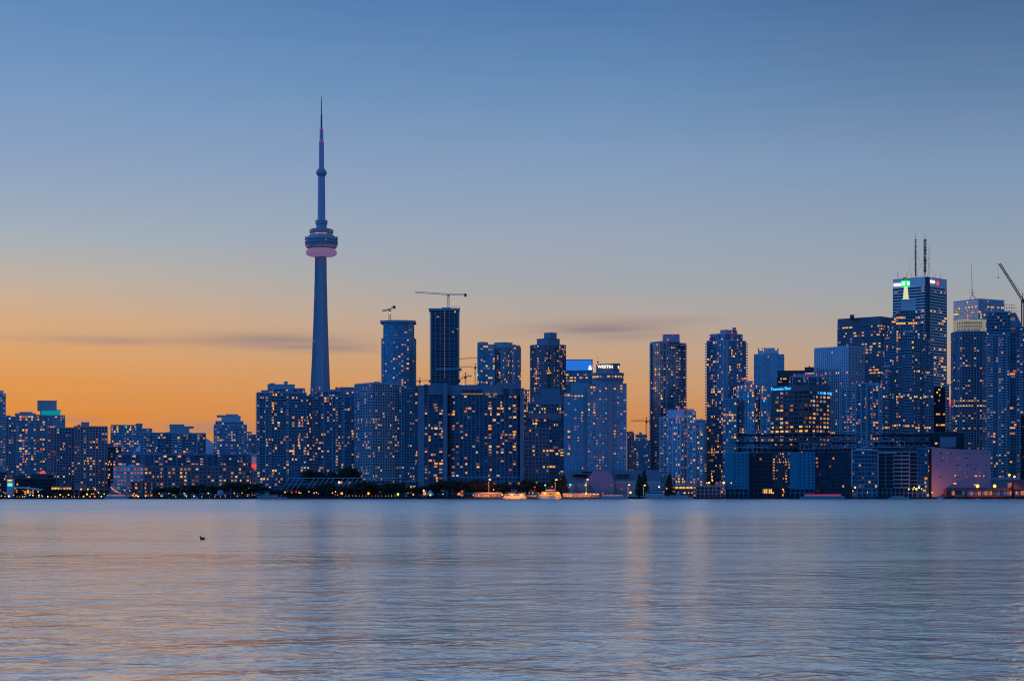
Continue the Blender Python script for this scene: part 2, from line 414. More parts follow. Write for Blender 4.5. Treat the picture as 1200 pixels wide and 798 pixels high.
# ------------------------------------------------------------------ towers
ST = dict(
    condo=dict(fh=3.0, slab=(.5, .55), bay=3.1, pier=(.35, .4)),
    serr=dict(fh=3.0, slab=(1.1, .42), bay=3.6, pier=(.3, .3)),
    grid=dict(fh=3.0, slab=(.25, 1.15), bay=3.2, pier=(1.1, .3)),
    curt=dict(fh=3.5, slab=(.12, .6), bay=3.0, pier=(.22, .15)),
    bands=dict(fh=3.9, slab=(.35, 1.8), bay=6.0, pier=(.2, .25)),
    vert=dict(fh=3.8, slab=(.15, 1.0), bay=3.2, pier=(1.3, .6)),
    frame=dict(fh=3.0, slab=(.2, .45), bay=3.1, pier=(.4, .3), big=(4, 1.5, .7)),
    slabhouse=dict(fh=3.1, slab=(.2, .4), bay=4.15, pier=(.55, .9)),
    site=dict(fh=3.2, slab=(.9, .45), bay=5.5, pier=(.6, .3)),
    loft=dict(fh=4.2, slab=(.3, .9), bay=4.6, pier=(1.0, .35)),
    plain=None)

THETA = [None]
def quad_plan(x0, x1, xc, Y, ratio=1.0, d=28.0, th=None):
    """world footprint (counter-clockwise) whose silhouette spans x0..x1 and whose nearest corner shows at xc"""
    a, b, c0 = (x0 - 600) / F, (x1 - 600) / F, ((xc if xc is not None else (x0 + x1) / 2) - 600) / F
    if xc is None:
        v = (c0, 1.0); l = math.hypot(*v); v = (v[0] / l, v[1] / l); u = (v[1], -v[0])
        cen = (c0 * Y, Y); hw = (b - a) * Y * v[1] / 2
        A = (cen[0] - u[0] * hw, cen[1] - u[1] * hw); B = (cen[0] + u[0] * hw, cen[1] + u[1] * hw)
        k = .965
        return [A, B, (B[0] + v[0] * d - u[0] * hw * (1 - k), B[1] + v[1] * d), (A[0] + v[0] * d + u[0] * hw * (1 - k), A[1] + v[1] * d)]
    Cx, Cy = c0 * Y, Y
    best = None
    for deg in (range(6, 85) if th is None else [th]):
        th = radians(deg); s_, c_ = sin(th), cos(th)
        den = s_ - b * c_
        if den < .04: continue
        t1 = (Cx - a * Cy) / (c_ + a * s_); t2 = (b * Cy - Cx) / den
        if t1 <= 0 or t2 <= 0: continue
        e = abs(math.log(t1 / t2 / ratio))
        if best is None or e < best[0]: best = (e, t1, t2, s_, c_, deg)
    if best is None: return quad_plan(x0, x1, xc, Y, ratio, d)
    _, t1, t2, s_, c_, THETA[0] = best
    Lp = (Cx - t1 * c_, Cy + t1 * s_); Rp = (Cx + t2 * s_, Cy + t2 * c_)
    return [Lp, (Cx, Cy), Rp, (Rp[0] - t1 * c_, Rp[1] + t1 * s_)]

def edges(poly):
    n = len(poly)
    for i in range(n):
        p, q = poly[i], poly[(i + 1) % n]
        L = math.hypot(q[0] - p[0], q[1] - p[1])
        if L < .05: continue
        yield p, q, L, ((q[0] - p[0]) / L, (q[1] - p[1]) / L)

def grow(poly, k):
    n = len(poly); out = []
    for i in range(n):
        p0, p1, p2 = poly[i - 1], poly[i], poly[(i + 1) % n]
        def nn(a, b):
            l = math.hypot(b[0] - a[0], b[1] - a[1]); return ((b[1] - a[1]) / l, -(b[0] - a[0]) / l)
        n1, n2 = nn(p0, p1), nn(p1, p2)
        d = 1 + n1[0] * n2[0] + n1[1] * n2[1]
        d = max(d, .4)
        out.append((p1[0] + (n1[0] + n2[0]) / d * k, p1[1] + (n1[1] + n2[1]) / d * k))
    return out

PANES = {}
def pane_mesh(w_, h_, mat):
    key = (round(w_, 1), round(h_, 1), mat)
    if key not in PANES:
        m = MB(); a, b = key[0] / 2, key[1] / 2
        m.box(-a, a, -.06, .06, -b, b)
        me = bpy.data.meshes.new('window'); me.from_pydata(m.v, [], m.f); me.materials.append(MATS[mat]); me.update()
        PANES[key] = me
    return PANES[key]
def put_window(par, org, p, d, u, z, w_, h_, mat, off=.1, name='window'):
    o = bpy.data.objects.new(name, pane_mesh(w_, h_, mat)); C.objects.link(o)
    n = (d[1], -d[0])
    o.parent = par
    o.location = (p[0] + d[0] * u + n[0] * off - org[0], p[1] + d[1] * u + n[1] * off - org[1], z - org[2])
    o.rotation_euler = (0, 0, atan2(d[1], d[0]))
    return o
def beacon(par, org, px, py, Y, mat='e_red', r=.62):
    m = MB(); m.ball((X(px, Y), Y, Z(py, Y)), r, 6)
    m.tube((X(px, Y), Y, Z(py, Y) - 2.2), (X(px, Y), Y, Z(py, Y)), .12, n=4)
    m.build('beacon', MATS[mat], par, org)

NW = [0]
def tower(name, label, Y, tiers, wall='concrete', glass='g_blue', style='condo', lit=.06, cap=46, mood='home', vis=582, seed=None,
          rows=(), cat='tower', beacons=(), group=None, base=G, roofcl=True):
    rnd = random.Random(seed if seed is not None else label)
    xm = (tiers[0][0] + tiers[0][1]) / 2
    org = (X(xm, Y), Y, base)
    r = root(name, org, label, cat, group)
    WL, GL, PH = MB(), MB(), MB()
    cells = []
    stacks = []
    th0 = None
    for ti, tr in enumerate(tiers):
        x0, x1, xc, yt, yb = tr[:5]; o = tr[5] if len(tr) > 5 else {}
        Yt = Y + o.get('dy', ti * 1.5)
        poly = o.get('poly') or quad_plan(x0, x1, xc, Yt, o.get('ratio', 1.0), o.get('d', 28), th0)
        if xc is not None and th0 is None and 'poly' not in o: th0 = THETA[0]
        z1, z0 = Z(yt, Y), (base if yb is None else Z(yb, Y))
        st = ST[o.get('style', style)]
        if st is None:
            PH.prism(poly, z0 - .4, z1, 0)
            PH.prism(grow(poly, .25), z1, z1 + .5, 0)
            if z1 - z0 > 5:
                for k in range(1, int((z1 - z0) / 4)): PH.prism(grow(poly, .12), z0 + 4 * k, z0 + 4 * k + .25, 0)
            continue
        st = dict(st); st.update({k: v for k, v in o.items() if k in st or k == 'blank'})
        fh = st['fh']; nf = max(1, round((z1 - z0) / fh)); fh = (z1 - z0) / nf
        # glazing
        for ei, (p, q, L, d) in enumerate(edges(poly)):
            nb = max(1, round(L / st['bay'])); u0 = rnd.randint(0, 40) * 1.0
            GL.face([(p[0], p[1], z0), (q[0], q[1], z0), (q[0], q[1], z1), (p[0], p[1], z1)], 0,
                    [(u0, 0), (u0 + nb, 0), (u0 + nb, nf), (u0, nf)])
            bw = L / nb; pw, pp = st['pier']
            n = (d[1], -d[0])
            blank = o.get('blank', {}).get(ei, ())
            for (ba, bb) in blank:
                WL.obox(p, d, ba * L, bb * L, -.3, max(pp, st['slab'][0]) + .35, z0, z1 + .8)
            for i in range(nb + 1):
                if pw > 0:
                    u = i * bw
                    WL.obox(p, d, max(u - pw / 2, .01), min(u + pw / 2, L - .01), -.2, pp, z0, z1 + .3)
            if 'big' in st:
                k, bwid, bp_ = st['big']
                for i in range(0, nb + 1, 2):
                    u = min(max(i * bw, bwid / 2), L - bwid / 2); WL.obox(p, d, u - bwid / 2, u + bwid / 2, -.2, bp_, z0, z1 + .4)
            if o.get('style', style) in ('condo', 'serr', 'frame') and nb >= 4 and n[1] < -.1 and o.get('zones', 1) and not blank:
                i = rnd.randint(0, 1)
                while i < nb:
                    kind_ = rnd.choice(('bal', 'bal', 'rib', 'none', 'none')); wbay = rnd.choice((1, 1, 2))
                    if kind_ == 'bal' and i + wbay <= nb:
                        S_ = MB(); pr = st['slab'][0] + .9
                        for k in range(nf):
                            z = z0 + k * fh
                            S_.obox(p, d, i * bw + .25, (i + wbay) * bw - .25, .05, pr, z + .28, z + .50)
                            S_.obox(p, d, i * bw + .25, (i + wbay) * bw - .25, pr - .14, pr - .02, z + .50, z + 1.30)
                        stacks.append((S_, 'concrete' if wall in ('slate', 'dark', 'charcoal') else ('pale' if wall in ('concrete', 'bluewall') else wall)))
                    elif kind_ == 'rib':
                        WL.obox(p, d, i * bw - .7 if i else .02, i * bw + .7, -.2, max(pp, st['slab'][0]) + .5, z0, z1 + 1.2)
                    i += wbay + rnd.randint(0, 2)
            vn = n[0] * (0 - p[0]) + n[1] * (0 - p[1])
            if vn / math.hypot(p[0], p[1]) > .12:
                zv = Z(o.get('vis', vis), Y)
                for k in range(nf):
                    zc = z0 + (k + .5) * fh
                    if zc < zv: continue
                    for i in range(nb):
                        uu = (i + .5) / nb
                        if any(ba < uu < bb for ba, bb in blank): continue
                        if o.get('alt') and i % 2 == 0 and rnd.random() < .9: continue
                        cells.append((ti, ei, i, k, p, d, (i + .5) * bw, zc, bw - pw - .3, min(fh - st['slab'][1] - .5, 2.0), o.get('litk', 1.0)))
        gp = grow(poly, -.01)
        # floor slabs
        sp, sth = st['slab']
        if 'big' in st and st['big'][0]:
            bigk = st['big'][0]
        else: bigk = 0
        g1 = grow(poly, sp); g2 = grow(poly, sp + .3)
        for k in range(nf + 1):
            z = z0 + k * fh
            if bigk and k % bigk == 0: WL.prism(g2, z - .6, z + .6)
            else: WL.prism(g1, z - sth / 2, z + sth / 2)
        WL.prism(grow(poly, sp * .6), z1 + .1, z1 + 1.3)
        # balcony stacks
        for (ei, fa, fb, bp_, wd) in o.get('bal', ()):
            es = list(edges(poly)); p, q, L, d = es[ei % len(es)]
            S_ = MB()
            for k in range(nf):
                z = z0 + k * fh
                S_.obox(p, d, fa * L, fb * L, .05, bp_, z + .16, z + .40)
                S_.obox(p, d, fa * L, fb * L, bp_ - .12, bp_ - .01, z + .40, z + 1.25)
            stacks.append((S_, wd))
        # roof clutter
        if roofcl and yt == min(t_[3] for t_ in tiers if True) or o.get('clutter'):
            cx = sum(p[0] for p in poly) / len(poly); cy = sum(p[1] for p in poly) / len(poly)
            for _ in range(3):
                a, b2 = rnd.uniform(-6, 6), rnd.uniform(-4, 4); s1 = rnd.uniform(1, 3)
                PH.box(cx + a - s1, cx + a + s1, cy + b2 - s1, cy + b2 + s1, z1 + 1.0, z1 + rnd.uniform(2.2, 3.6))
    WL.build('wall', MATS[wall], r, org)
    if GL.v: GL.build('glazing', MATS[glass], r, org)
    if PH.v:
        PH.build('penthouse', MATS[tiers[0][5].get('phmat', wall) if len(tiers[0]) > 5 else wall], r, org)
    tot = sum(len(S_.f) for S_, wd in stacks) // 12
    if tot > 90:
        for wd in sorted(set(w_ for _, w_ in stacks)):
            J = MB()
            for S_, w_ in stacks:
                if w_ == wd:
                    b_ = len(J.v); J.v += S_.v; J.f += [tuple(i + b_ for i in f) for f in S_.f]; J.m += S_.m
            setk(J.build('balconies', MATS[wd], r, org), kind='stuff')
    else:
        for S_, wd in stacks: S_.build('balcony_stack', MATS[wd], r, org)
    # lit rooms
    colw = {}; pick = []
    for c_ in cells:
        ck = (c_[0], c_[1], c_[2]); 
        if ck not in colw: colw[ck] = rnd.choice((.35, .7, 1, 1.2, 1.9))
        fk = (c_[3], 'f')
        if fk not in colw: colw[fk] = rnd.choice((.5, 1, 1.4)) if mood == 'home' else rnd.choice((.15, .3, .6, 2.6))
        if rnd.random() < lit * colw[ck] * colw[fk] * c_[10]: pick.append(c_)
    rnd.shuffle(pick)
    idx = {c_[:4]: c_ for c_ in cells}; more = []
    for c_ in pick:
        more.append(c_)
        if rnd.random() < .55:
            dx_, dz_ = rnd.choice(((1, 0), (0, 1), (0, 1), (1, 1), (0, 2)))
            q_ = idx.get((c_[0], c_[1], c_[2] + dx_, c_[3] + dz_))
            if q_: more.append(q_)
    pick = more[:cap]
    rowp = []
    for (py, dens) in rows:
        zt = Z(py, Y)
        for c_ in cells:
            if abs(c_[7] - zt) < 1.9 and rnd.random() < dens: rowp.append(c_)
    seen = set()
    for c_ in (rowp + pick)[:99]:
        key = c_[:4]
        if key in seen: continue
        seen.add(key)
        ti, ei, i, k, p, d, u, z, ww, hh, _ = c_
        mat = rnd.choice(WINDOWS[mood])
        fr_ = rnd.choice((1, .9, .8, .55, .45)) if c_ not in rowp else 1
        if ww > 4: fr_ = rnd.choice((.8, .5, .35))
        w_ = max(ww * fr_, .8); sh = (ww - w_) / 2 * rnd.choice((-1, 1)) if fr_ < 1 else 0
        put_window(r, org, p, d, u + sh, z, w_, max(hh, .9), mat)
        NW[0] += 1
    for bc in beacons:
        beacon(r, org, bc[0], bc[1], Y - 1, *(bc[2:] or ()))
    r['_org'] = org
    return r, org

def text_on(par, org, s, px, py, Y, hpx, mat, ang=0.0, dy=-1.5, sx=1.0, name='sign', ext=.15):
    cu = bpy.data.curves.new(name, 'FONT'); cu.body = s; cu.size = hpx / F * Y * 1.38; cu.extrude = ext
    cu.align_x = 'CENTER'; cu.align_y = 'CENTER'; cu.offset = .03 * cu.size
    tmp = bpy.data.objects.new(name, cu); C.objects.link(tmp)
    me = bpy.data.meshes.new_from_object(tmp)
    bpy.data.objects.remove(tmp)
    o = bpy.data.objects.new(name, me); C.objects.link(o)
    me.materials.clear(); me.materials.append(MATS[mat])
    o.rotation_euler = (radians(90), 0, ang); o.scale = (sx, 1, 1)
    o.parent = par
    o.location = (X(px, Y) - org[0], Y + dy - org[1], Z(py, Y) - org[2])
    return o
# ------------------------------------------------------------------ left shore
P = dict(style='plain')
T = tower
T('condo_tower', 'tall pale apartment tower with stepped top cut by the left edge of the photo', 2300,
  [(-22, 6.5, None, 462, None, dict(bal=[(0, .82, 1, 1.4, 'pale')])), (-18, 4, None, 458, 462, P)], 'pale', 'g_mid', 'condo', .09, 22, vis=570)
T('condo_tower', 'narrow blue-grey tower with a small roof corner beside the leftmost slab', 2420,
  [(7, 22, None, 489, None), (7.5, 12, None, 487, 489, P)], 'bluewall', 'g_deep', 'grid', .04, 14, vis=570)
t, og = T('condo_tower', 'broad apartment tower with pale vertical window columns and a flat overhanging roof', 2250,
  [(19, 46, None, 487, None, dict(bal=[(0, 0, .1, 1.2, 'pale'), (0, .82, .95, 1.3, 'pink')])), (17.5, 42, None, 484.6, 486, P), (23, 38, None, 483, 484.6, P)], 'concrete', 'g_mid', 'condo', .13, 75, vis=573, rows=[(489, .6)])
t, og = T('condo_tower', 'tower crowned by a dark box over a glowing teal band', 2400,
  [(46.5, 76, None, 487.5, None), (47, 71, None, 480.5, 487.5, dict(style='plain', dy=3)), (43.8, 66.5, None, 469.5, 480, dict(style='plain', dy=6))], 'concrete', 'g_blue', 'condo', .09, 40, vis=566,
  beacons=[(56.5, 499.6), (65.5, 499.6), (70.5, 499.8, 'e_green')])
b_ = MB(); pl = quad_plan(49, 71, None, 2402, d=20); b_.prism(pl, Z(487, 2400), Z(481.2, 2400)); b_.build('lit_band', MATS['e_tealband'], t, og)
T('apartment_block', 'brownish apartment tower with twin pale balcony columns below the teal-banded tower', 2180,
  [(56, 87, None, 502, None, dict(bal=[(0, .02, .09, 1.3, 'pink'), (0, .14, .22, 1.3, 'pink')]))], 'pink', 'g_dark', 'grid', .09, 52, vis=575)
T('apartment_block', 'brownish apartment tower with a small raised roof box and twin balcony columns', 2170,
  [(87, 126, None, 500.5, None, dict(bal=[(0, .02, .08, 1.3, 'pink'), (0, .12, .18, 1.3, 'pink')])), (95, 104.5, None, 495, 500.5, P), (91, 94, None, 498, 500.5, P)], 'pink', 'g_dark', 'grid', .08, 52, vis=575)
T('condo_tower', 'wide glassy apartment block with a green light on its stepped roof', 2450,
  [(130, 166, None, 499, None), (166, 178, None, 503, None), (159, 167, None, 496.5, 499, P), (135, 146, None, 498, 499, P)], 'bluewall', 'g_teal', 'condo', .13, 40, vis=535, beacons=[(148, 500, 'e_green', .8)])
T('apartment_block', 'low dark block between the brownish towers and the stadium dome', 2250,
  [(123, 142, None, 524, None), (124, 132, None, 520, 524, P)], 'slate', 'g_dark', 'condo', .14, 26, vis=572)
T('condo_tower', 'white-balconied block with a lit stairwell left of the stadium dome trellised block', 2200,
  [(165, 201, None, 508, None, dict(bal=[(0, .02, .14, 1.3, 'white'), (0, .18, .3, 1.3, 'white')])), (166, 178, None, 505, 508, P)], 'concrete', 'g_deep', 'condo', .08, 30, vis=534, rows=[])
T('condo_tower', 'white-balconied block with a roof trellis in front of the stadium dome', 2190,
  [(201, 241, None, 508.5, None, dict(bal=[(0, .02, .14, 1.3, 'white'), (0, .18, .3, 1.3, 'white')])), (199, 222, None, 500.5, 508.5, P), (198.5, 216, None, 497.5, 500.5, P), (215, 227, None, 499.8, 500.4, P)], 'concrete', 'g_deep', 'condo', .09, 34, vis=534)
T('condo_tower', 'terraced round-cornered apartment tower with a flat projecting roof plate', 2200,
  [(251, 289, None, 498.5, None, dict(bal=[(0, 0, .07, 1.2, 'pale')])), (253, 285, None, 494.5, 498.5), (288, 294.5, None, 507, None), (259.5, 282, None, 487.5, 494.5, P), (254, 271, None, 486.6, 487.4, P), (265, 279, None, 485.4, 487.5, P)], 'pale', 'g_mid', 'condo', .12, 50, vis=545)

# stadium dome
def dome():
    Y = 2300; cx = X(198, Y); R_ = 54.5 / F * Y
    r = root('stadium', (cx, Y + 60, G), 'white domed stadium roof showing between apartment blocks', 'stadium')
    og = (cx, Y + 60, G)
    zt, zb = Z(503, Y), Z(542, Y)
    for k, (a, dz, rr) in enumerate(((0, 0, 1.0), (1, -2.6, 1.025), (2, -5.0, 1.05))):
        m = MB(); n = 40
        prof = [(R_ * rr * cos(t), zb + dz + (zt - zb) * sin(t)) for t in [pi / 2 * i / 16 for i in range(16)]] + [(.2, zt + dz)]
        a0, a1 = (0, 2 * pi) if k == 0 else ((radians(150), radians(250)) if k == 1 else (radians(280), radians(385)))
        m.lathe(prof, cx, Y + 60, n, 0, a0, a1, close=(k == 0))
        m.build('roof_panel', MATS['lilac'], r, og, smooth=True)
    m = MB(); m.lathe([(R_ * 1.04, G), (R_ * 1.04, zb)], cx, Y + 60, 40); m.build('wall', MATS['concrete'], r, og)
dome()

# brick terrace block along the shore and the blocks on it
T('warehouse_apartments', 'white-walled block with a regular grid of small glowing square windows', 2130,
  [(133, 168, None, 547.5, None, dict(fh=3.9, slab=(.3, 1.7), bay=3.35, pier=(1.2, .35)))], 'lilac', 'g_gridlit', 'grid', .03, 20, vis=574, cat='block', mood='office')
T('apartment_block', 'long low brick apartment block with punched windows behind the shoreline trees', 2125,
  [(169, 293, None, 547.5, None, dict(fh=4.0, slab=(.3, 1.4), bay=4.2, pier=(1.5, .35)))], 'brick', 'g_warm', 'grid', .15, 85, vis=574, cat='block', rows=[(571, .35)])
T('apartment_block', 'set-back glazed upper storeys rising behind the long low brick block', 2165,
  [(138, 255, None, 533, None, dict(bay=5)), (158, 190, None, 529.5, 533, P), (255, 288, None, 533, None, dict(dy=0))], 'slate', 'g_deep', 'condo', .06, 44, vis=546, rows=[(545, .16)], cat='block')
t, og = T('atrium_hall', 'orange-lit glazed entrance bays at the foot of the white gridded block', 2110,
  [(154, 161.5, None, 565, None, dict(fh=4.2, bay=3.2, pier=(.7, .3))), (163.5, 168, None, 563, None, dict(style='plain', dy=0)), (169, 179, None, 565, None, dict(fh=4.2, bay=3.2, pier=(.8, .3)))], 'brick', 'g_dark', 'loft', 1.2, 30, mood='site', vis=583, cat='entrance hall')
t, og = T('office_block', 'slim lavender block with a red glowing sign strip beside the dark twin-column tower', 2280,
  [(292.5, 301.5, None, 534, None)], 'lilac', 'g_lilac', 'loft', .1, 8, vis=560, cat='block')
b_ = MB(); b_.box(X(293.5, 2278), X(301, 2278), 2278, 2279, Z(548, 2278), Z(543.5, 2278)); b_.build('sign', MATS['e_redsign'], t, og)
b_ = MB(); b_.box(X(293.5, 2278), X(301, 2278), 2278.2, 2279, Z(543, 2278), Z(535, 2278)); b_.build('banner', MATS['e_lav'], t, og)

# low waterfront buildings at far left
T('low_building', 'long dark flat-roofed pavilion behind the glowing canopy, left of the smokestack', 2075,
  [(8, 64, None, 561, None, dict(fh=4, bay=5)), (14, 30, None, 558, 561, P), (36, 56, None, 556, 561, P)], 'charcoal', 'g_black', 'curt', .12, 14, vis=575, cat='building')
T('low_building', 'dark low block at the left edge behind the promenade lights', 2085, [(-12, 8, None, 553, None)], 'slate', 'g_black', 'condo', .16, 14, vis=575, cat='building')
t, og = T('low_building', 'dark red brick shed with a blue roof block and three wall lamps', 2060,
  [(87, 128, None, 573.5, None, dict(fh=5, bay=5)), (88, 101, None, 567.5, 573.5, P)], 'brick', 'g_black', 'loft', .1, 6, vis=580, cat='shed')
for px_ in (95, 103, 111.5):
    beacon(t, og, px_, 573, 2056, 'e_yellow', .8)
t, og = T('low_building', 'dark low block with a red glowing rooftop sign near the left shore', 2140, [(42, 66, None, 556, None)], 'slate', 'g_black', 'curt', .1, 6, vis=561, cat='building')
m = MB(); m.box(X(46.5, 2136), X(53, 2136), 2136, 2137, Z(554.8, 2136), Z(552.9, 2136)); m.build('sign', MATS['e_redsign'], t, og)
t, og = T('restaurant_pavilion', 'low pavilion with a strip of yellow windows behind the promenade lamps', 2055,
  [(60, 84, None, 570, None, dict(fh=4.2, bay=3.2, pier=(.5, .2)))], 'dark', 'g_black', 'curt', .0, 0, vis=582, rows=[(573, .8)], cat='pavilion', mood='office')
def canopy():
    Y = 2030; og = (X(30, Y), Y, G)
    r = root('canopy_pavilion', og, 'glowing open pavilion with a sloping pale canopy and a square sign tower', 'pavilion')
    m = MB(); m.prism([(X(8, Y), Y), (X(15, Y), Y), (X(15, Y), Y + 7), (X(8, Y), Y + 7)], G, Z(561, Y)); m.build('tower', MATS['pale'], r, og)
    m = MB(); m.box(X(9, Y), X(14.6, Y), Y - .4, Y - .1, Z(569.5, Y), Z(566, Y)); m.build('sign', MATS['e_cyansign'], r, og)
    m = MB(); m.box(X(8.8, Y), X(14.2, Y), Y - .4, Y - .1, Z(563.8, Y), Z(562, Y)); m.build('lit_strip', MATS['w_yellow'], r, og)
    m = MB()
    for i in range(14):
        a, b2 = 15 + i * 2.4, 15 + (i + 1) * 2.4
        za, zb = Z(571 + (i / 14) ** 2 * 3, Y), Z(571 + ((i + 1) / 14) ** 2 * 3, Y)
        m.face([(X(a, Y), Y - 3, za), (X(b2, Y), Y - 3, zb), (X(b2, Y), Y + 12, zb + .6), (X(a, Y), Y + 12, za + .6)])
        m.face([(X(a, Y), Y - 3, za - .7), (X(b2, Y), Y - 3, zb - .7), (X(b2, Y), Y - 3, zb), (X(a, Y), Y - 3, za)])
    m.build('canopy_roof', MATS['pale'], r, og)
    m = MB()
    for i in range(8): m.tube((X(16 + i * 4.5, Y), Y, G), (X(16 + i * 4.5, Y), Y, Z(572.4, Y)), .3)
    m.build('posts', MATS['pale'], r, og)
    d = (1, 0)
    for i, px_ in enumerate((18, 22, 25, 28, 31, 34, 37)):
        put_window(r, og, (X(px_, Y), Y + 6), d, 0, Z(576 + (i % 2), Y), 1.8, 3.6, ['w_orange', 'w_amber', 'w_dim'][i % 3])
canopy()
def stack_():
    Y = 2100; og = (X(118.6, Y), Y, G)
    m = MB(); m.lathe([(1.7, G), (1.15, Z(541, Y)), (1.35, Z(540.8, Y)), (1.35, Z(540, Y))], og[0], Y, 16)
    setk(m.build('smokestack', MATS['rust'], None, og), 'slender dark red brick smokestack right of the brownish towers', 'chimney')
stack_()
# ------------------------------------------------------------------ centre left
t, og = T('condo_tower', 'dark blue apartment tower with a pale balcony column, left of the needle tower', 2120,
  [(301, 359, None, 461, None, dict(bal=[(0, -.025, .02, 1.2, 'bluewall'), (0, .25, .31, 1.5, 'pink'), (0, .97, 1.02, 1.1, 'bluewall')])), (318, 357, None, 456, 461, dict(clutter=1)), (306, 316, None, 457.5, 461, P), (313.5, 345.5, None, 450.5, 456, P), (316, 322, None, 449, 450.5, P), (333, 337, None, 447, 450.5, P)],
  'bluewall', 'g_deep', 'condo', .085, 96, vis=574, beacons=[])
t, og = T('condo_tower', 'dark blue stepped apartment tower standing in front of the needle tower base', 2140,
  [(359, 410, None, 465, None, dict(bal=[(0, .20, .26, 1.5, 'pink'), (0, 0, .03, 1.2, 'bluewall')])), (365, 409, None, 459, 465), (362, 376, None, 462.5, 465, P), (368, 379, None, 456, 462, P), (379, 398, None, 456.5, 459, P)],
  'bluewall', 'g_deep', 'condo', .09, 96, vis=562, beacons=[(366, 456, 'e_red', .5), (374.5, 454.2, 'e_red', .8)])
T('condo_tower', 'flat-topped dark tower partly hidden behind the stepped tower right of the needle', 2300,
  [(389, 418, None, 458, None), (393, 417, None, 454, 458, P)], 'slate', 'g_mid', 'condo', .12, 24, vis=560, beacons=[(397, 454, 'e_red', .7)])
t, og = T('apartment_tower', 'grey gridded apartment tower with two visible faces and a flat parapet', 2080,
  [(415.5, 468, 436.5, 449.5, None, dict(ratio=1.0)), (463, 474, None, 452, None, dict(dy=22)), (470, 486.5, None, 454, None, dict(dy=26))],
  'bluewall', 'g_dark', 'grid', .10, 97, vis=574)
# curved slab by the shore
def arc(xa, xb, Y, bow, n=7, d=24):
    f_, bk = [], []
    for i in range(n):
        t_ = i / (n - 1); px_ = xa + (xb - xa) * t_; y_ = Y + bow * (2 * t_ - 1) ** 2
        f_.append((X(px_, y_), y_)); bk.append((X(px_, y_) , y_ + d))
    return f_ + bk[::-1]
t, og = T('apartment_slab', 'massive curved slab of flats with regular piers and many lit windows', 2085,
  [(524, 600, None, 463, 559, dict(poly=arc(524, 610, 2085, 7), bay=4.25, alt=1, bal=[])),
   (524, 610, None, 451.5, 462.4, dict(poly=arc(523.5, 610.5, 2083.5, 7), style='plain')),
   (524, 610, None, 559.4, None, dict(poly=arc(525, 609.5, 2084, 7), style='loft', bay=4.25)),
   (519.5, 524.2, None, 450, None, dict(style='plain', dy=-3, d=30)), (609.5, 613.5, None, 455, None, dict(style='plain', dy=3, d=26)),
   (501.5, 519.5, None, 462, None, dict(dy=4, bay=5)), (500, 519.6, None, 451.5, 461.6, dict(dy=3.4, style='plain')),
   (497, 501.4, None, 451.5, None, dict(dy=2, bay=4)), (489.5, 497, None, 452, None, dict(style='plain', dy=0, d=24)), (486.3, 489.4, None, 453, None, dict(dy=6, bay=3)),
   (583, 602, None, 448.5, 451.4, dict(style='plain', dy=10)), (505, 519, None, 449.5, 451.4, dict(style='plain', dy=8))],
  'slate', 'g_deep', 'slabhouse', .26, 97, vis=574)
m = MB()
for a, b2 in ((541.5, 548.6), (549.8, 556.8), (558, 565)):
    m.box(X(a, 2082), X(b2, 2082), 2083.0, 2083.42, Z(460, 2083), Z(456.3, 2083))
for a in (590, 602):
    for k in range(3): m.box(X(a, 2085), X(a + 6, 2085), 2082.3 + (3.5 if a > 600 else 1.4), 2086, Z(462 - k * 2.6, 2083), Z(460.4 - k * 2.6, 2083))
m.build('opening', MATS['charcoal'], t, og)
m = MB(); m.box(X(541, 2083), X(566, 2083), 2082.8, 2083.3, Z(462.2, 2083), Z(461, 2083)); m.box(X(569, 2083), X(574, 2083), 2082.8, 2083.4, Z(463, 2083), Z(460.7, 2083)); m.box(X(577.5, 2083), X(582.5, 2083), 2083, 2083.6, Z(463, 2083), Z(460.7, 2083)); m.build('window', MATS['w_dim'], t, og)

# trellised low building in front
def trellis():
    Y = 2050; og = (X(390, Y), Y, G)
    r = root('terraced_building', og, 'low terrace building with slanting trellis frames behind the shoreline trees', 'building')
    m = MB(); m.box(X(332, Y + 25), X(460, Y + 25), Y + 16, Y + 34, G, Z(563, Y + 16))
    for k in range(3): m.box(X(336 + k, Y), X(460, Y), Y + 4 + 4 * k, Y + 16.5, Z(577 - 4 * k, Y) - 2, Z(577 - 4 * k, Y))
    m.build('wall', MATS['charcoal'], r, og)
    m = MB()
    m.tube((X(336, Y), Y + 12, Z(560, Y)), (X(470, Y), Y + 12, Z(560, Y)), .45, n=4)
    m.tube((X(333, Y), Y + 8, Z(567, Y)), (X(462, Y), Y + 8, Z(567, Y)), .3, n=4)
    for i in range(22):
        a = 338 + i * 5.8
        if i % 6 == 4: continue
        m.tube((X(a, Y), Y + 12, Z(560, Y)), (X(a - 8.5, Y), Y - 1, Z(574, Y)), .38, n=4)
    m.build('trellis', MATS['bluewall'], r, og)
    rn = random.Random(5)
    for i in range(14): put_window(r, og, (X(334 + rn.uniform(0, 120), Y), Y + 7.5), (1, 0), 0, Z(rn.choice((576, 572, 565)), Y), 2, 1.6, rn.choice(['w_orange', 'w_dim', 'w_pink']))
trellis()
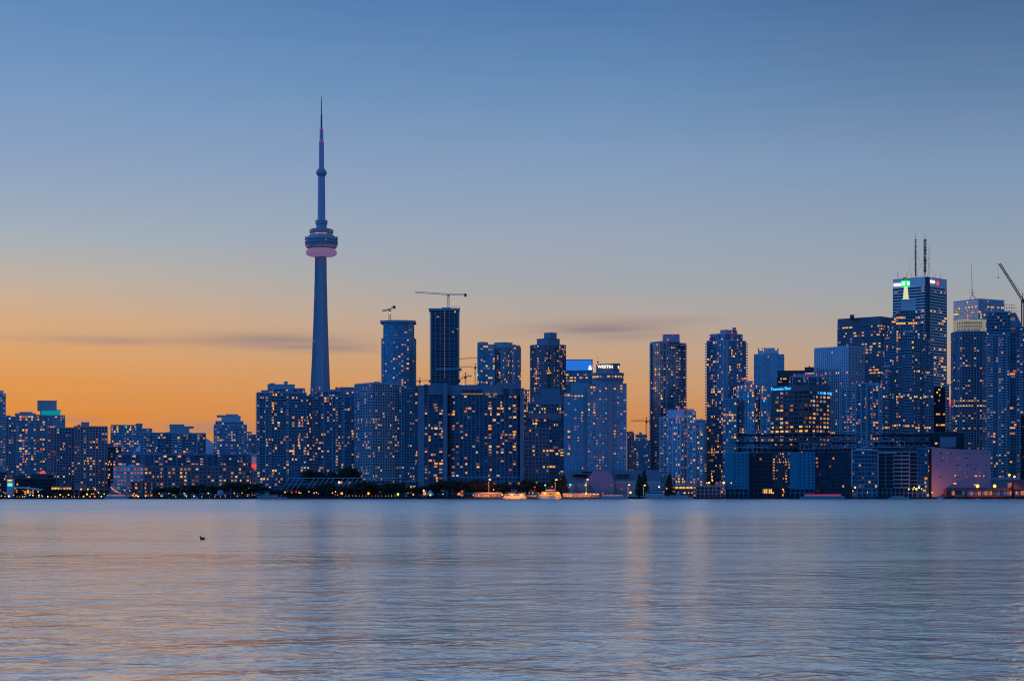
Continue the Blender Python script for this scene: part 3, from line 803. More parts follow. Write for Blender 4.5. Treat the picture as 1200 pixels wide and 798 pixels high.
# towers under construction
t, og = T('tower_under_construction', 'rounded unfinished glass tower with a short crane on its roof', 2500,
  [(447.5, 486, None, 397, None, dict(poly=arc(447.5, 486, 2500, 9, 7, 26), bal=[(0, 0, .5, 1.6, 'concrete'), (5, .5, 1, 1.6, 'concrete')], vis=452)), (449.5, 484, None, 378, 397, dict(poly=arc(449.5, 484, 2502, 8, 7, 22), style='site', litk=.4)), (445.5, 486.5, None, 375.6, 377.4, dict(poly=arc(445.5, 486.5, 2498, 9, 7, 30), style='plain'))],
  'bluewall', 'g_blue', 'serr', .035, 22, vis=450)
t, og = T('tower_under_construction', 'square unfinished concrete tower with open floors and a long horizontal crane above', 2520,
  [(505, 537.5, None, 364, None, dict(bal=[(0, -.05, .05, 1.5, 'concrete'), (0, .95, 1.05, 1.5, 'concrete')])), (502.5, 539, None, 362, 363.4, dict(style='plain', dy=-2, d=34)), (518, 528, None, 360.6, 362, P), (511, 541, None, 432, 433.4, dict(style='plain', dy=-3, d=20))],
  'bluewall', 'g_site', 'site', .02, 10, vis=450, mood='site')
m = MB()
for i in range(7): m.box(X(529 + i * 1.5, 2520), X(529.4 + i * 1.5, 2520), 2522, 2522.5, Z(363, 2520), Z(358.5 + (i % 2), 2520))
m.build('formwork', MATS['rust'], t, og)
for k in range(22):
    put_window(t, og, (X(521, 2520), 2520), (1, 0), 0, Z(366 + k * 3.6, 2520), .7, 1.6, 'w_red' if k % 2 else 'w_pink', off=.9)
# mid distance
t, og = T('condo_tower', 'twin-slab glass tower with a recessed middle, right of the unfinished towers', 2480,
  [(559.5, 566, None, 404, None, dict(style='curt')), (566, 580, None, 408, None, dict(dy=3)), (580, 600, 591, 407, None, dict(dy=1)), (559.5, 572, 566, 401, 404, dict(style='plain', dy=1)), (579, 600.5, 591, 401.3, 407, dict(style='plain', dy=0)), (572, 579, None, 403.6, 408, P)],
  'concrete', 'g_blue', 'condo', .10, 48, vis=450, beacons=[(559.8, 439, 'e_green', .8)])
T('office_tower', 'slim pale glass tower with slanted top and red light beside the twin-slab tower', 2700,
  [(600, 610.5, 603, 406.5, None, dict(ratio=.4))], 'bluewall', 'g_pale', 'curt', .08, 12, vis=455, beacons=[(610, 406, 'e_red', .8)])
t, og = T('condo_tower', 'dark glass tower stepping up to a tall central box, left of the blue-lit office', 2400,
  [(621.5, 663, 642, 404, None, dict(ratio=1, bal=[(0, .45, .95, 1.4, 'slate'), (1, .05, .6, 1.4, 'slate')])), (629, 656, 642, 396.5, 404, P), (637.5, 652.5, 645, 389.8, 396.5, P)], 'slate', 'g_dark', 'condo', .11, 66, vis=458)
t, og = T('office_tower', 'office tower topped by a broad blue illuminated band', 2600,
  [(662, 694.5, None, 434, None, dict(style='bands')), (662, 694.5, None, 421.5, 434, dict(style='plain', dy=1))], 'slate', 'g_blue', 'bands', .22, 46, vis=450, mood='office')
Yr = 2599
m = MB(); m.prism([(X(663, Yr), Yr), (X(694.8, Yr), Yr - 1), (X(694.8, Yr), Yr + 20), (X(663, Yr), Yr + 20)], Z(434, Yr), Z(422.2, Yr), 0, [(X(663, Yr), Yr), (X(693, Yr), Yr - 1), (X(693, Yr), Yr + 20), (X(663, Yr), Yr + 20)]); m.build('lit_band', MATS['e_band'], t, og)
m = MB(); m.prism([(X(689.6, Yr), Yr - 1.6), (X(693.4, Yr), Yr - 1.6), (X(693.4, Yr), Yr - 1.2), (X(689.6, Yr), Yr - 1.2)], Z(433.4, Yr), Z(430.5, Yr))
m.prism([(X(690.3, Yr), Yr - 1.6), (X(692.6, Yr), Yr - 1.6), (X(692.6, Yr), Yr - 1.2), (X(690.3, Yr), Yr - 1.2)], Z(430.4, Yr), Z(428.5, Yr)); m.build('emblem', MATS['e_signwhite'], t, og)
T('lit_tower_slice', 'thin gold-lit building in the gap right of the curved slab', 2350, [(613.8, 619.5, None, 458, None, dict(fh=3.2, bay=2.4, pier=(.3, .2)))], 'concrete', 'g_dark', 'condo', .9, 50, vis=482, cat='tower')
t, og = T('office_block', 'dark office block with a sloping hipped roof behind the twin-peaked dark block', 2240,
  [(619, 664, None, 473, None, dict(style='vert', bay=3, fh=4)), (626, 658, None, 463, 473, P), (634, 656, None, 455, 463, P)], 'slate', 'g_dark', 'vert', .0, 20, vis=486, rows=[(479, .3), (483, .5)], mood='office')
t, og = T('office_block', 'stepped dark glass office with a grey gridded front beside the hotel towers', 2150,
  [(615, 643.5, None, 502, None, dict(style='grid', fh=4.3, bay=3.6, slab=(.4, 1.5), pier=(1.5, .45))), (643.6, 658, None, 492, None, dict(dy=4, style='curt')), (617, 660, None, 490, 502, dict(dy=8, style='curt')), (620, 658, None, 484, 490, P), (656, 661, None, 503, None, dict(dy=3))],
  'pink', 'g_deep', 'grid', .03, 14, vis=566, rows=[(528.5, .5), (533, .4), (546, .3)], mood='office')

# hotel twin towers with revolving restaurant
for (nm, lb, tiers, bc) in (
    ('hotel_tower', 'grey hotel tower with plain rooftop box, the shorter twin left of the ringed tower',
     [(661, 668.5, None, 461, None, dict(dy=5, bay=3.2, style='condo')), (668.5, 684, None, 459, None, dict(bay=3.2)), (684, 688.5, None, 459, None, dict(style='plain', dy=1)), (669, 690, None, 448.5, 459, dict(style='plain', dy=6))], ()),
    ('hotel_tower', 'grey hotel tower wearing a round revolving restaurant and an illuminated rooftop name',
     [(688.5, 698, None, 452, None, dict(dy=5, bay=3.2, style='condo')), (698, 712, None, 450, None, dict(bay=3.2)), (712, 718.5, None, 449, None, dict(style='plain', dy=-1)), (718.5, 734, None, 450.5, None, dict(dy=2, bay=3.2))], ())):
    t, og = T(nm, lb, 2110 if tiers[0][0] > 680 else 2128, tiers, 'pink' if tiers[0][0] > 680 else 'bluewall', 'g_hotel' if tiers[0][0] > 680 else 'g_pale', 'grid', .07, 60, vis=556, rows=[(463, .5)] if tiers[0][0] < 670 else [(454, .15)], cat='hotel', roofcl=False, group='twin hotel towers')
cx, cy = X(712.5, 2122), 2128
m = MB(); m.lathe([(16.5, Z(450, 2120)), (16.5, Z(446, 2120)), (17.5, Z(445, 2120)), (17.5, Z(443.8, 2120)), (17, Z(443.7, 2120)), (17, Z(439.4, 2120)), (17.7, Z(439.3, 2120)), (17.7, Z(437, 2120)), (13, Z(436, 2120))], cx, cy, 40); m.build('restaurant_ring', MATS['slate'], t, og)
rn = random.Random(3)
for i in range(11):
    a = radians(-90 + (i - 5) * 14); d_ = (-sin(a), cos(a)); p_ = (cx + 17.1 * cos(a), cy + 17.1 * sin(a))
    if rn.random() < .75: put_window(t, og, p_, d_, 0, Z(441.6, 2120), 2.6, 1.6, rn.choice(['w_pink', 'w_orange', 'w_red', 'w_dim', 'w_amber']), off=.15)
m = MB(); m.lathe([(12.6, Z(436.4, 2120)), (12.6, Z(427, 2120)), (11.5, Z(426.4, 2120))], cx, cy, 24); m.box(cx + 4, cx + 13, cy - 6, cy + 6, Z(430, 2120), Z(425.6, 2120)); m.build('crown', MATS['dark'], t, og)
text_on(t, og, 'WESTIN', 709, 430.3, 2120, 3.4, 'e_signwhite', dy=-6.5, sx=1.05)
text_on(t, og, 'W', 725.2, 430.3, 2120, 3.2, 'e_signwhite', ang=radians(60), dy=2.0, sx=.8)
m = MB(); m.tube((X(701, 2120), 2126, Z(428, 2120)), (X(701, 2120), 2126, Z(417, 2120)), .14, n=4); m.box(X(700.2, 2120), X(701.8, 2120), 2125, 2127, Z(425, 2120), Z(423, 2120)); m.build('antenna', MATS['steel'], t, og)
# gap buildings
T('apartment_block', 'pinkish distant block in the gap right of the ringed hotel', 2500, [(735, 743, 740, 508, None, dict(ratio=.6))], 'pink', 'g_dark', 'grid', .08, 8, vis=552)
T('office_block', 'bluish distant block with a raised core in the gap right of the ringed hotel', 2600, [(743, 765, None, 517, None), (745, 758, None, 510, 517), (749, 752, None, 507, 510, P)], 'bluewall', 'g_blue', 'condo', .08, 16, vis=556)
# ------------------------------------------------------------------ centre right
T('condo_tower', 'tall dark balconied tower standing alone right of the revolving-restaurant hotel', 2160,
  [(763, 803.5, 774, 402, None, dict(ratio=.5, bal=[(0, -.08, .15, 1.7, 'bluewall'), (1, .55, 1.02, 1.6, 'slate')])), (763, 797, 774, 400, 402, dict(style='plain', ratio=.6)), (776.5, 796.5, None, 392, 400, P), (797, 804, None, 404, 405, P)],
  'bluewall', 'g_mid', 'serr', .06, 56, vis=560, beacons=[(770.5, 398), (782.5, 398, 'e_red', .9), (777.5, 391.3), (788.5, 391.2), (796, 391.4), (804, 402)])
T('condo_tower', 'white-framed glass apartment tower stepping down at its right, with red roof lights', 2110,
  [(773, 805, 797, 489.5, None, dict(ratio=2.2)), (805, 815, None, 482.5, None, dict(style='frame', dy=5)), (813, 823.5, None, 497, None, dict(dy=8)), (782, 806, 800, 479.5, 489.5, dict(style='plain', ratio=2)), (806, 813, None, 479.5, 482, P)],
  'lilac', 'g_teal', 'frame', .11, 90, vis=568, beacons=[(795, 478.4, 'e_red', .9), (803, 477.3, 'e_red', .9), (794, 487.5, 'e_red'), (809.3, 487.5, 'e_orange', .7)])
T('office_block', 'thin pale sliver of a building seen between the two tall balconied towers', 2600, [(815, 828, None, 493, None)], 'pale', 'g_pale', 'condo', .1, 8, vis=560)
T('condo_tower', 'tall dark tower with vertical glass spine and balconies at both edges', 2150,
  [(828.5, 874, 850, 399, None, dict(ratio=.8, bal=[(0, -.06, .1, 1.7, 'bluewall'), (1, .9, 1.06, 1.7, 'bluewall')], blank={0: [(.88, .97)], 1: [(.02, .12)]})), (832, 870, 850, 391.5, 399, dict(ratio=.8, style='condo')), (844, 864, 851, 386.6, 391.5, P), (858.5, 862.5, None, 384, 387, P)],
  'bluewall', 'g_mid', 'condo', .10, 80, vis=570, beacons=[(832, 394.3, 'e_red', .8), (843.5, 386), (853.5, 385.3), (858, 389.4, 'e_red', .9), (863, 386.4), (870, 391)])
T('condo_tower', 'pale blue distant tower with a notched drum-shaped crown', 2650,
  [(883.5, 896, None, 416, None, dict(style='curt')), (896, 911, None, 414, None, dict(dy=-3, bal=[(0, 0, .35, 1.5, 'pale')])), (911, 919, None, 416, None, dict(dy=2)), (889.5, 912, None, 411, 415.5, P), (893, 908, None, 407.8, 411, P), (888.3, 889.6, None, 408, 416, P), (911, 912.3, None, 408, 416, P)],
  'pale', 'g_pale', 'curt', .015, 6, vis=450, beacons=[(894.5, 410, 'e_orange', 1.0)])
t, og = T('condo_tower', 'glass apartment tower ringed by orange and red rooftop lights', 2120,
  [(863, 891, 884, 455.5, None, dict(ratio=1.6)), (891, 902.5, None, 455, None, dict(style='frame', dy=4)), (847.5, 863, None, 468, None, dict(dy=3)), (866, 893, 880, 450.5, 455.5, P), (872, 882, None, 446.5, 450.5, P)],
  'bluewall', 'g_teal', 'condo', .12, 90, vis=518, beacons=[(861.5, 454.3, 'e_orange', .7), (865, 453.6, 'e_orange', .7), (869, 453.2, 'e_orange', .7), (873.6, 452.2, 'e_orange', .7), (880.5, 451.8, 'e_orange', .9), (886.6, 452.3, 'e_orange', .7), (893.8, 453.2, 'e_orange', .8), (870.5, 444, 'e_red', 1.1), (880.5, 443, 'e_red', 1.1), (876.7, 464, 'e_blue', .9), (895.5, 469.5, 'e_blue', 1.1)])
T('condo_tower', 'dim lower tower with sparse windows behind the trusses, left of the rooftop-lit glass tower', 2180, [(846, 868, None, 486, None)], 'pink', 'g_warm', 'frame', .16, 30, vis=520)
T('office_block', 'dark wide office with an uneven solid roofline behind the blue-signed office', 2500,
  [(911, 955, None, 442, None, dict(style='bands')), (911, 945, None, 434.5, 442, P), (943, 954, None, 430.5, 434.5, P), (948, 949, None, 429, 431, P)], 'charcoal', 'g_black', 'bands', .0, 30, vis=450, rows=[(444.5, .8), (449, .5)], mood='office')
T('office_block', 'stepped plant-roofed block with small red lights behind the blue-signed office', 2350,
  [(926, 966, None, 442, None), (930, 964, None, 438.4, 442, P), (962, 968.5, None, 446, None)], 'bluewall', 'g_dark', 'condo', .02, 3, vis=452, beacons=[(930.6, 439), (943.7, 437.5), (949, 437.2), (957, 438.3), (963.5, 438.8)])
t, og = T('office_block', 'dark square office with blue glowing name signs and orange-lit storeys', 2200,
  [(902, 972.5, 947.5, 457, None, dict(ratio=1.35, fh=4.85, bay=6.6, pier=(1.3, .4), slab=(.3, 1.7))), (902.3, 972, 947.5, 450.5, 457, dict(style='plain', ratio=1.35))], 'dark', 'g_warm', 'grid', .20, 60, vis=575, rows=[(477.5, .75), (482.5, .7), (506, .9), (466, .3), (500, .4)], mood='office')
bpy.context.view_layer.update()
pl = quad_plan(902.3, 972, 947.5, 2201.5, 1.35, th=THETA[0])
def wallsign(par, og, s, pl, ei, f, py, Y, hpx, mat, sx=1.0, off=.8):
    es = list(edges(pl)); p, q, L, d = es[ei]
    o = text_on(par, og, s, 600, py, Y, hpx, mat, ang=atan2(d[1], d[0]), sx=sx)
    n = (d[1], -d[0])
    o.location = (p[0] + d[0] * L * f + n[0] * off - og[0], p[1] + d[1] * L * f + n[1] * off - og[1], Z(py, Y) - og[2])
    return o
wallsign(t, og, 'Toronto Star', pl, 0, .29, 454.6, 2200, 4.8, 'e_blue', .84)
wallsign(t, og, 'Toronto Star', pl, 1, .74, 459.5, 2200, 4.4, 'e_blue', .9)
T('office_tower', 'pale concrete office tower with fine vertical ribs and a darker right side', 2500,
  [(954.5, 1013, 994, 406.5, None, dict(ratio=1.5))], 'lilac', 'g_pale', 'vert', .008, 30, vis=512, rows=[(436, .35), (459, .35), (481, .3), (496, .3), (508, .4)], mood='office')
T('office_tower', 'broad dark office tower with solid black crown behind the spired tower', 2600,
  [(981.5, 1046, 1032, 380, None, dict(ratio=2.0)), (981.5, 1046, 1032, 371, 380, dict(style='plain', ratio=2.0)), (996, 1001, None, 369, 371, P)], 'dark', 'g_deep', 'bands', .14, 90, vis=450, mood='office', beacons=[(982, 373), (1036.5, 369.5)])
T('condo_tower', 'blue apartment tower with framed balconies and red lights along its roof edge', 2180,
  [(985.5, 1002, None, 455, None), (1002, 1016, None, 450, None, dict(dy=-3, blank={0: [(0, .1)]})), (1016, 1033, None, 452, None, dict(dy=1)), (1003, 1030, None, 448.5, 452, P)], 'bluewall', 'g_deep', 'frame', .13, 66, vis=520, beacons=[(985.5, 449), (999, 448.7), (1033, 450, 'e_red', .9)])
# ------------------------------------------------------------------ financial district, right
t, og = T('office_tower', 'tallest white banded office tower with rooftop masts and a dark notched corner', 2650,
  [(1046.5, 1109.5, 1086.5, 335, None, dict(ratio=1.0, bay=9)), (1046.5, 1109.5, 1086.5, 324.5, 335, dict(style='plain', ratio=1.0, dy=0))], 'white', 'g_black', 'bands', .05, 50, vis=460, mood='office',
  rows=[(365, .4), (383, .3), (408, .6), (413, .4), (417, .5), (422, .6), (427, .6), (433, .5)], beacons=[(1061, 322.5, 'e_red', .9), (1084.4, 300, 'e_red'), (1089.6, 308, 'e_red'), (1088.6, 282, 'e_red'), (1083.8, 321, 'e_red'), (1092, 323, 'e_red')], roofcl=False)
pl = quad_plan(1046.5, 1109.5, 1086.5, 2650, 1.0, th=THETA[0]); es = list(edges(pl))
m = MB()
for ei, ua, ub in ((0, .955, 1.0), (1, 0, .10)):
    p, q, L, d = es[ei]; m.obox(p, d, ua * L, ub * L, -.4, 1.3, G, Z(325, 2650))
m.build('corner_notch', MATS['charcoal'], t, og)
def flat(mat, pl, ei, f, wpx, ya, yb, Y, name='sign', off=.7, tk=.4):
    es = list(edges(pl)); p, q, L, d = es[ei]; h = wpx / F * Y / 2
    m = MB(); m.obox(p, d, L * f - h, L * f + h, off, off + tk, Z(yb, Y), Z(ya, Y)); return m.build(name, MATS[mat], t, og)
def wallsign2(s, ei, f, py, hpx, mat, sx=1.0, off=1.0): return wallsign(t, og, s, pl, ei, f, py, 2650, hpx, mat, sx, off)
wallsign2('BMO', 0, .17, 331.2, 3.3, 'e_signwhite', 1.35)
wallsign2('BMO', 1, .24, 329.6, 3.0, 'e_signwhite', 1.35)
p, q, L, d = es[1]
m = MB(); n_ = (d[1], -d[0]); uu = L * .52
m.tube((p[0] + d[0] * uu + n_[0] * .6, p[1] + d[1] * uu + n_[1] * .6, Z(330.2, 2650)), (p[0] + d[0] * uu + n_[0] * 1.2, p[1] + d[1] * uu + n_[1] * 1.2, Z(330.2, 2650)), 2.5, n=18)
m.build('roundel', MATS['e_redsign'], t, og)
def mast(par, og, px, y0, y1, Y, r, name='antenna', rings=0, taper=.5):
    m = MB(); z0, z1 = Z(y0, Y), Z(y1, Y); x = X(px, Y)
    m.tube((x, Y, z0), (x, Y, z0 + (z1 - z0) * .6), r, r * .8); m.tube((x, Y, z0 + (z1 - z0) * .6), (x, Y, z1), r * .6, r * taper * .5)
    for i in range(rings):
        z = z0 + (z1 - z0) * (.08 + .8 * i / rings); k = r * (2.1 if i % 3 else 1.6)
        m.box(x - k, x + k, Y - k, Y + k, z, z + .7)
    m.build(name, MATS['steel'], par, og)
mast(t, og, 1073, 324, 273.5, 2668, .75, rings=18)
mast(t, og, 1084, 323, 274.5, 2668, .95, rings=30)
mast(t, og, 1088.7, 323, 282, 2668, .35, rings=4)
m = MB()
for a, y in ((1073, 295), (1084, 300)):
    for b2 in (-11, 11): m.tube((X(a, 2668), 2668, Z(y, 2668)), (X(a + b2, 2668), 2668, Z(324, 2668)), .10, n=3)
rn = random.Random(2)
for i in range(16):
    a = rn.uniform(1050, 1105); m.tube((X(a, 2668), 2668, Z(326, 2668)), (X(a, 2668), 2668, Z(rn.uniform(319.5, 323.5), 2668)), .18, n=3)
m.build('guy_wires', MATS['steel'], t, og)
# spired stepped tower
tiers = [(1050, 1078, None, 364, None, dict(dy=0, d=34)), (1056, 1073, None, 351, 364, dict(style='plain', dy=3))]
for k_, (a, b2, yt) in enumerate(((1045, 1050, 372), (1078, 1082, 376), (1040.5, 1045, 384), (1082, 1086, 391), (1036.5, 1040.5, 397), (1086, 1090, 398), (1033, 1036.5, 411), (1090, 1094, 412))):
    tiers.append((a, b2, None, yt, None, dict(dy=4 + 4 * (k_ // 2), d=26, bay=2.4)))
tiers += [(1058, 1071, None, 390, None, dict(dy=-5, d=8, bay=2.6)), (1034.5, 1043, None, 430, None, dict(dy=-3, d=12)), (1083, 1093.4, None, 440, None, dict(dy=-2, d=12))]
t, og = T('office_tower', 'stepped blue office tower crowned by a lit shaft and a green glowing box', 2450, tiers, 'pale', 'g_deep', 'curt', .11, 80, vis=508, mood='office',
  rows=[(372, .5), (378, .7), (436, .3), (465, .5), (500, .55)], roofcl=False)
Yt = 2462
m = MB(); m.prism(quad_plan(1057.5, 1065.5, 1062, Yt), Z(351, Yt), Z(349.5, Yt)); m.prism(quad_plan(1058.2, 1064.8, 1062, Yt), Z(349.6, Yt), Z(336, Yt), 0, quad_plan(1059.4, 1063.6, 1062, Yt)); m.build('lit_shaft', MATS['e_shaft'], t, og)
m = MB(); m.prism(quad_plan(1056.4, 1066.4, 1062, Yt), Z(335.4, Yt), Z(328.6, Yt)); m.build('sign_box', MATS['e_greenbox'], t, og)
pl2 = quad_plan(1056.4, 1066.4, 1062, Yt)
m = MB()
for ei in (0, 1):
    p, q, L, d = list(edges(pl2))[ei]; m.obox(p, d, L * .24, L * .76, .15, .35, Z(333.8, Yt), Z(330.2, Yt))
m.build('sign_panel', MATS['e_signwhite'], t, og)
m = MB(); m.box(X(1059.5, Yt), X(1063, Yt), Yt + 3, Yt + 6, Z(328.2, Yt), Z(324.5, Yt)); m.build('mast_base', MATS['dark'], t, og)
beacon(t, og, 1061.2, 323, Yt + 4, 'e_red', 1.1)
gl = bpy.data.lights.new('sign_glow', 'POINT'); gl.energy = 6000; gl.color = (.08, 1, .2); gl.shadow_soft_size = 4
g_o = bpy.data.objects.new('sign_glow', gl); g_o.location = (X(1061.5, Yt), Yt - 9, Z(332, Yt)); C.objects.link(g_o)
T('office_block', 'dark narrow block below the banded tower with a few orange windows', 2560, [(1094, 1107.5, None, 455, None)], 'charcoal', 'g_black', 'curt', .05, 10, vis=508, rows=[(484, .7), (497, .6)], mood='office')
T('office_tower', 'white banded lower annex strip between the dark narrow block and the bright sky gap', 2700, [(1105, 1112, None, 452, None)], 'white', 'g_deep', 'bands', .2, 14, vis=500, mood='office')
t, og = T('office_block', 'low dusky block closing the sky gap with a red square light', 2720, [(1110, 1120, None, 474, None)], 'lilac', 'g_lilac', 'grid', .02, 4, vis=508)
m = MB(); m.box(X(1111.6, 2715), X(1117.6, 2715), 2715, 2718, Z(474.4, 2715), Z(469.6, 2715)); m.build('light_box', MATS['e_redsign'], t, og)
t, og = T('office_tower', 'tall mirrored office tower with a tripod antenna, right of the sky gap', 2500,
  [(1117.5, 1177, 1146.5, 351, None, dict(ratio=1.0))], 'pale', 'g_pale', 'curt', .07, 50, vis=400, mood='office', rows=[(358, .3), (364, .35), (374, .4)])
m = MB(); Ya = 2515
m.tube((X(1139.3, Ya), Ya, Z(345, Ya)), (X(1138.4, Ya), Ya, Z(308, Ya)), .45, .12)
for b2 in (-3, 5): m.tube((X(1139.3, Ya), Ya, Z(345, Ya)), (X(1139.3 + b2, Ya), Ya, Z(351.5, Ya)), .4, n=5)
for y in (340.5, 343.5): m.tube((X(1135.6, Ya), Ya, Z(y, Ya)), (X(1142.6, Ya), Ya, Z(y, Ya)), .2, n=4)
m.build('antenna', MATS['steel'], t, og)
def oct_plan(x0, x1, Y, d):
    a, b2 = X(x0, Y), X(x1, Y); w_ = b2 - a
    return [(a, Y + 8), (a + w_ * .18, Y), (b2 - w_ * .18, Y - 1), (b2, Y + 8), (b2, Y + d), (a, Y + d)]
t, og = T('office_tower', 'dark stone office tower with a cream floodlit curved crown', 2350,
  [(1121, 1157, None, 389, None, dict(poly=oct_plan(1121, 1157.5, 2350, 30))), (1117, 1123, None, 414, None, dict(dy=8)), (1123.5, 1157, None, 375.5, 389, dict(poly=oct_plan(1123.5, 1156.5, 2352, 26), style='loft', fh=4.4, bay=2.2))],
  'slate', 'g_dark', 'grid', .07, 50, vis=508, mood='office', rows=[(470, .95), (474.5, .9), (387, .3), (489, .3), (430, .2), (446, .2), (503, .4)])
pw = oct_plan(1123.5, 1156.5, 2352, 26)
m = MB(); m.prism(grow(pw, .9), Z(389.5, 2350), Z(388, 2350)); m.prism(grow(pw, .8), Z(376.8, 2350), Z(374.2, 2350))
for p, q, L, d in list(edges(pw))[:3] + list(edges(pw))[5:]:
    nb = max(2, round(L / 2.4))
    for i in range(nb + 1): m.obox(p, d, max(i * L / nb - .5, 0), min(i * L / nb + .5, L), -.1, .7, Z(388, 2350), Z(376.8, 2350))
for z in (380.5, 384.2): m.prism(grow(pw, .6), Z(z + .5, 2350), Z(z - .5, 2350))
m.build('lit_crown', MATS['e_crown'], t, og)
beacon(t, og, 1133.5, 373.5, 2348, 'e_red', .9)
t, og = T('tower_under_construction', 'dark tower with a slanted top edge and white-dotted balcony columns at the right edge', 2200,
  [(1157, 1183, None, 393, None, dict(vis=600, bal=[(0, .12, .28, 1.4, 'pale'), (0, .55, .72, 1.4, 'pale'), (0, .80, .92, 1.4, 'pale')])), (1156, 1184, None, 366, 393, dict(style='curt', dy=1)), (1183, 1191.5, None, 380, None, dict(style='site', dy=2, litk=3, vis=580)), (1191.5, 1206, None, 384, None, dict(dy=3, bal=[(0, .1, .4, 1.4, 'pale')]))],
  'bluewall', 'g_deep', 'condo', .06, 60, vis=520, mood='site')
m = MB()
pl3 = [(X(1183.8, 2202), 2202), (X(1191.6, 2202), 2202), (X(1191.6, 2202), 2226), (X(1183.8, 2202), 2226)]
m.prism([(X(1184, 2201), 2201), (X(1199, 2201), 2201), (X(1199, 2201), 2222), (X(1184, 2201), 2222)], Z(384, 2200), Z(366.5, 2200), 0, [(X(1184, 2201), 2201), (X(1190.5, 2201), 2201), (X(1190.5, 2201), 2222), (X(1184, 2201), 2222)])
m.build('slanted_crown', MATS['slate'], t, og)
m = MB()
for i in range(5):
    m.tube((X(1177 + i * 2.8, 2205), 2205, Z(369, 2205)), (X(1177 + i * 2.8, 2205), 2205, Z(356.5, 2205)), .18, n=4)
for y in (357, 361, 365): m.tube((X(1177, 2205), 2205, Z(y, 2205)), (X(1190 + (y - 357) * .5, 2205), 2205, Z(y, 2205)), .18, n=4)
m.build('scaffold', MATS['steel'], t, og)
for i in range(5):
    for j in range(2): put_window(t, og, (X(1182.5 + i * 1.6, 2200), 2200.2), (1, 0), 0, Z(373 + j * 1.8, 2200), 1.0, 1.0, 'w_dim' if (i + j) % 3 else 'w_cool', off=.3)

# ------------------------------------------------------------------ blocks and steel trusses at the right
for (lb, Y, a, b2, yt, wl, gl_, st_, sd) in (
    ('blue-panelled waterfront block with dark windows at the left end of the steel trusses', 2040, 849.5, 877.5, 532, 'bluepanel', 'g_black', 'grid', 1),
    ('dark glazed waterfront block under the steel trusses beside the left blue-panelled block', 2044, 877.6, 905, 531, 'charcoal', 'g_black', 'curt', 2),
    ('orange-windowed recessed block between the two blue-panelled blocks', 2075, 905, 926.5, 530, 'pink', 'g_dark', 'grid', 3),
    ('blue-panelled waterfront block with punched windows in the middle of the trussed row', 2040, 925.5, 955, 531, 'bluepanel', 'g_black', 'grid', 4),
    ('dark speckled glass waterfront block right of the middle blue-panelled block', 2044, 955.1, 997, 530, 'charcoal', 'g_dark', 'curt', 5),
    ('glass-grid block framed by white edge strips below the trusses', 2040, 998, 1028.5, 528, 'bluewall', 'g_deep', 'curt', 6),
    ('black gridded unlit block right of the white-edged glass block', 2046, 1028.6, 1075, 530, 'slate', 'g_black', 'condo', 7),
    ('narrow blue louvred block beside the mauve windowless hall', 2040, 1075.1, 1091, 526, 'bluepanel', 'g_deep', 'curt', 8)):
    ov = dict(d=26)
    if gl_ == 'g_black' and st_ == 'grid': ov.update(fh=3.4, slab=(.15, 2.0), bay=4.2, pier=(2.9, .2), blank={0: [(0, .32)]})
    if st_ == 'curt': ov.update(fh=4.2, bay=3.4)
    if sd == 7: ov.update(fh=4.2, bay=8, pier=(.9, .4))
    lit_ = {3: .5, 5: .06, 1: .02, 4: .03, 6: .0, 7: .02}.get(sd, .01)
    t, og = T('waterfront_block', lb, Y, [(a, b2, None, yt, 572, ov), (a + .8, b2 - .8, None, 572.2, None, dict(style='loft', dy=1.5, d=24, fh=5, vis=583))], wl, gl_, st_, lit_, 34, vis=570, cat='block', seed=sd, roofcl=False, mood='home' if sd == 3 else 'site')
    if sd == 6:
        m = MB()
        for px_ in (998, 1028.6): m.box(X(px_ - .4, Y), X(px_ + .6, Y), Y - 1.2, Y - .4, Z(570, Y), Z(527.5, Y))
        m.box(X(1004, Y), X(1022, Y), Y - 1.0, Y + 3, Z(527.2, Y), Z(525.6, Y)); m.build('edge_strip', MATS['white'], t, og)
    if sd == 7:
        m = MB(); m.box(X(1029, Y), X(1050, Y), Y - 1.4, Y - .7, Z(531, Y), Z(529.8, Y)); m.build('edge_strip', MATS['pale'], t, og)
    if sd == 2:
        for i in range(6): put_window(t, og, (X(894 + i * 1.9, Y), Y - .2), (1, 0), 0, Z(575.5, Y), 1.3, 4.6, 'w_yellow' if i % 3 else 'w_dim', off=1.6)
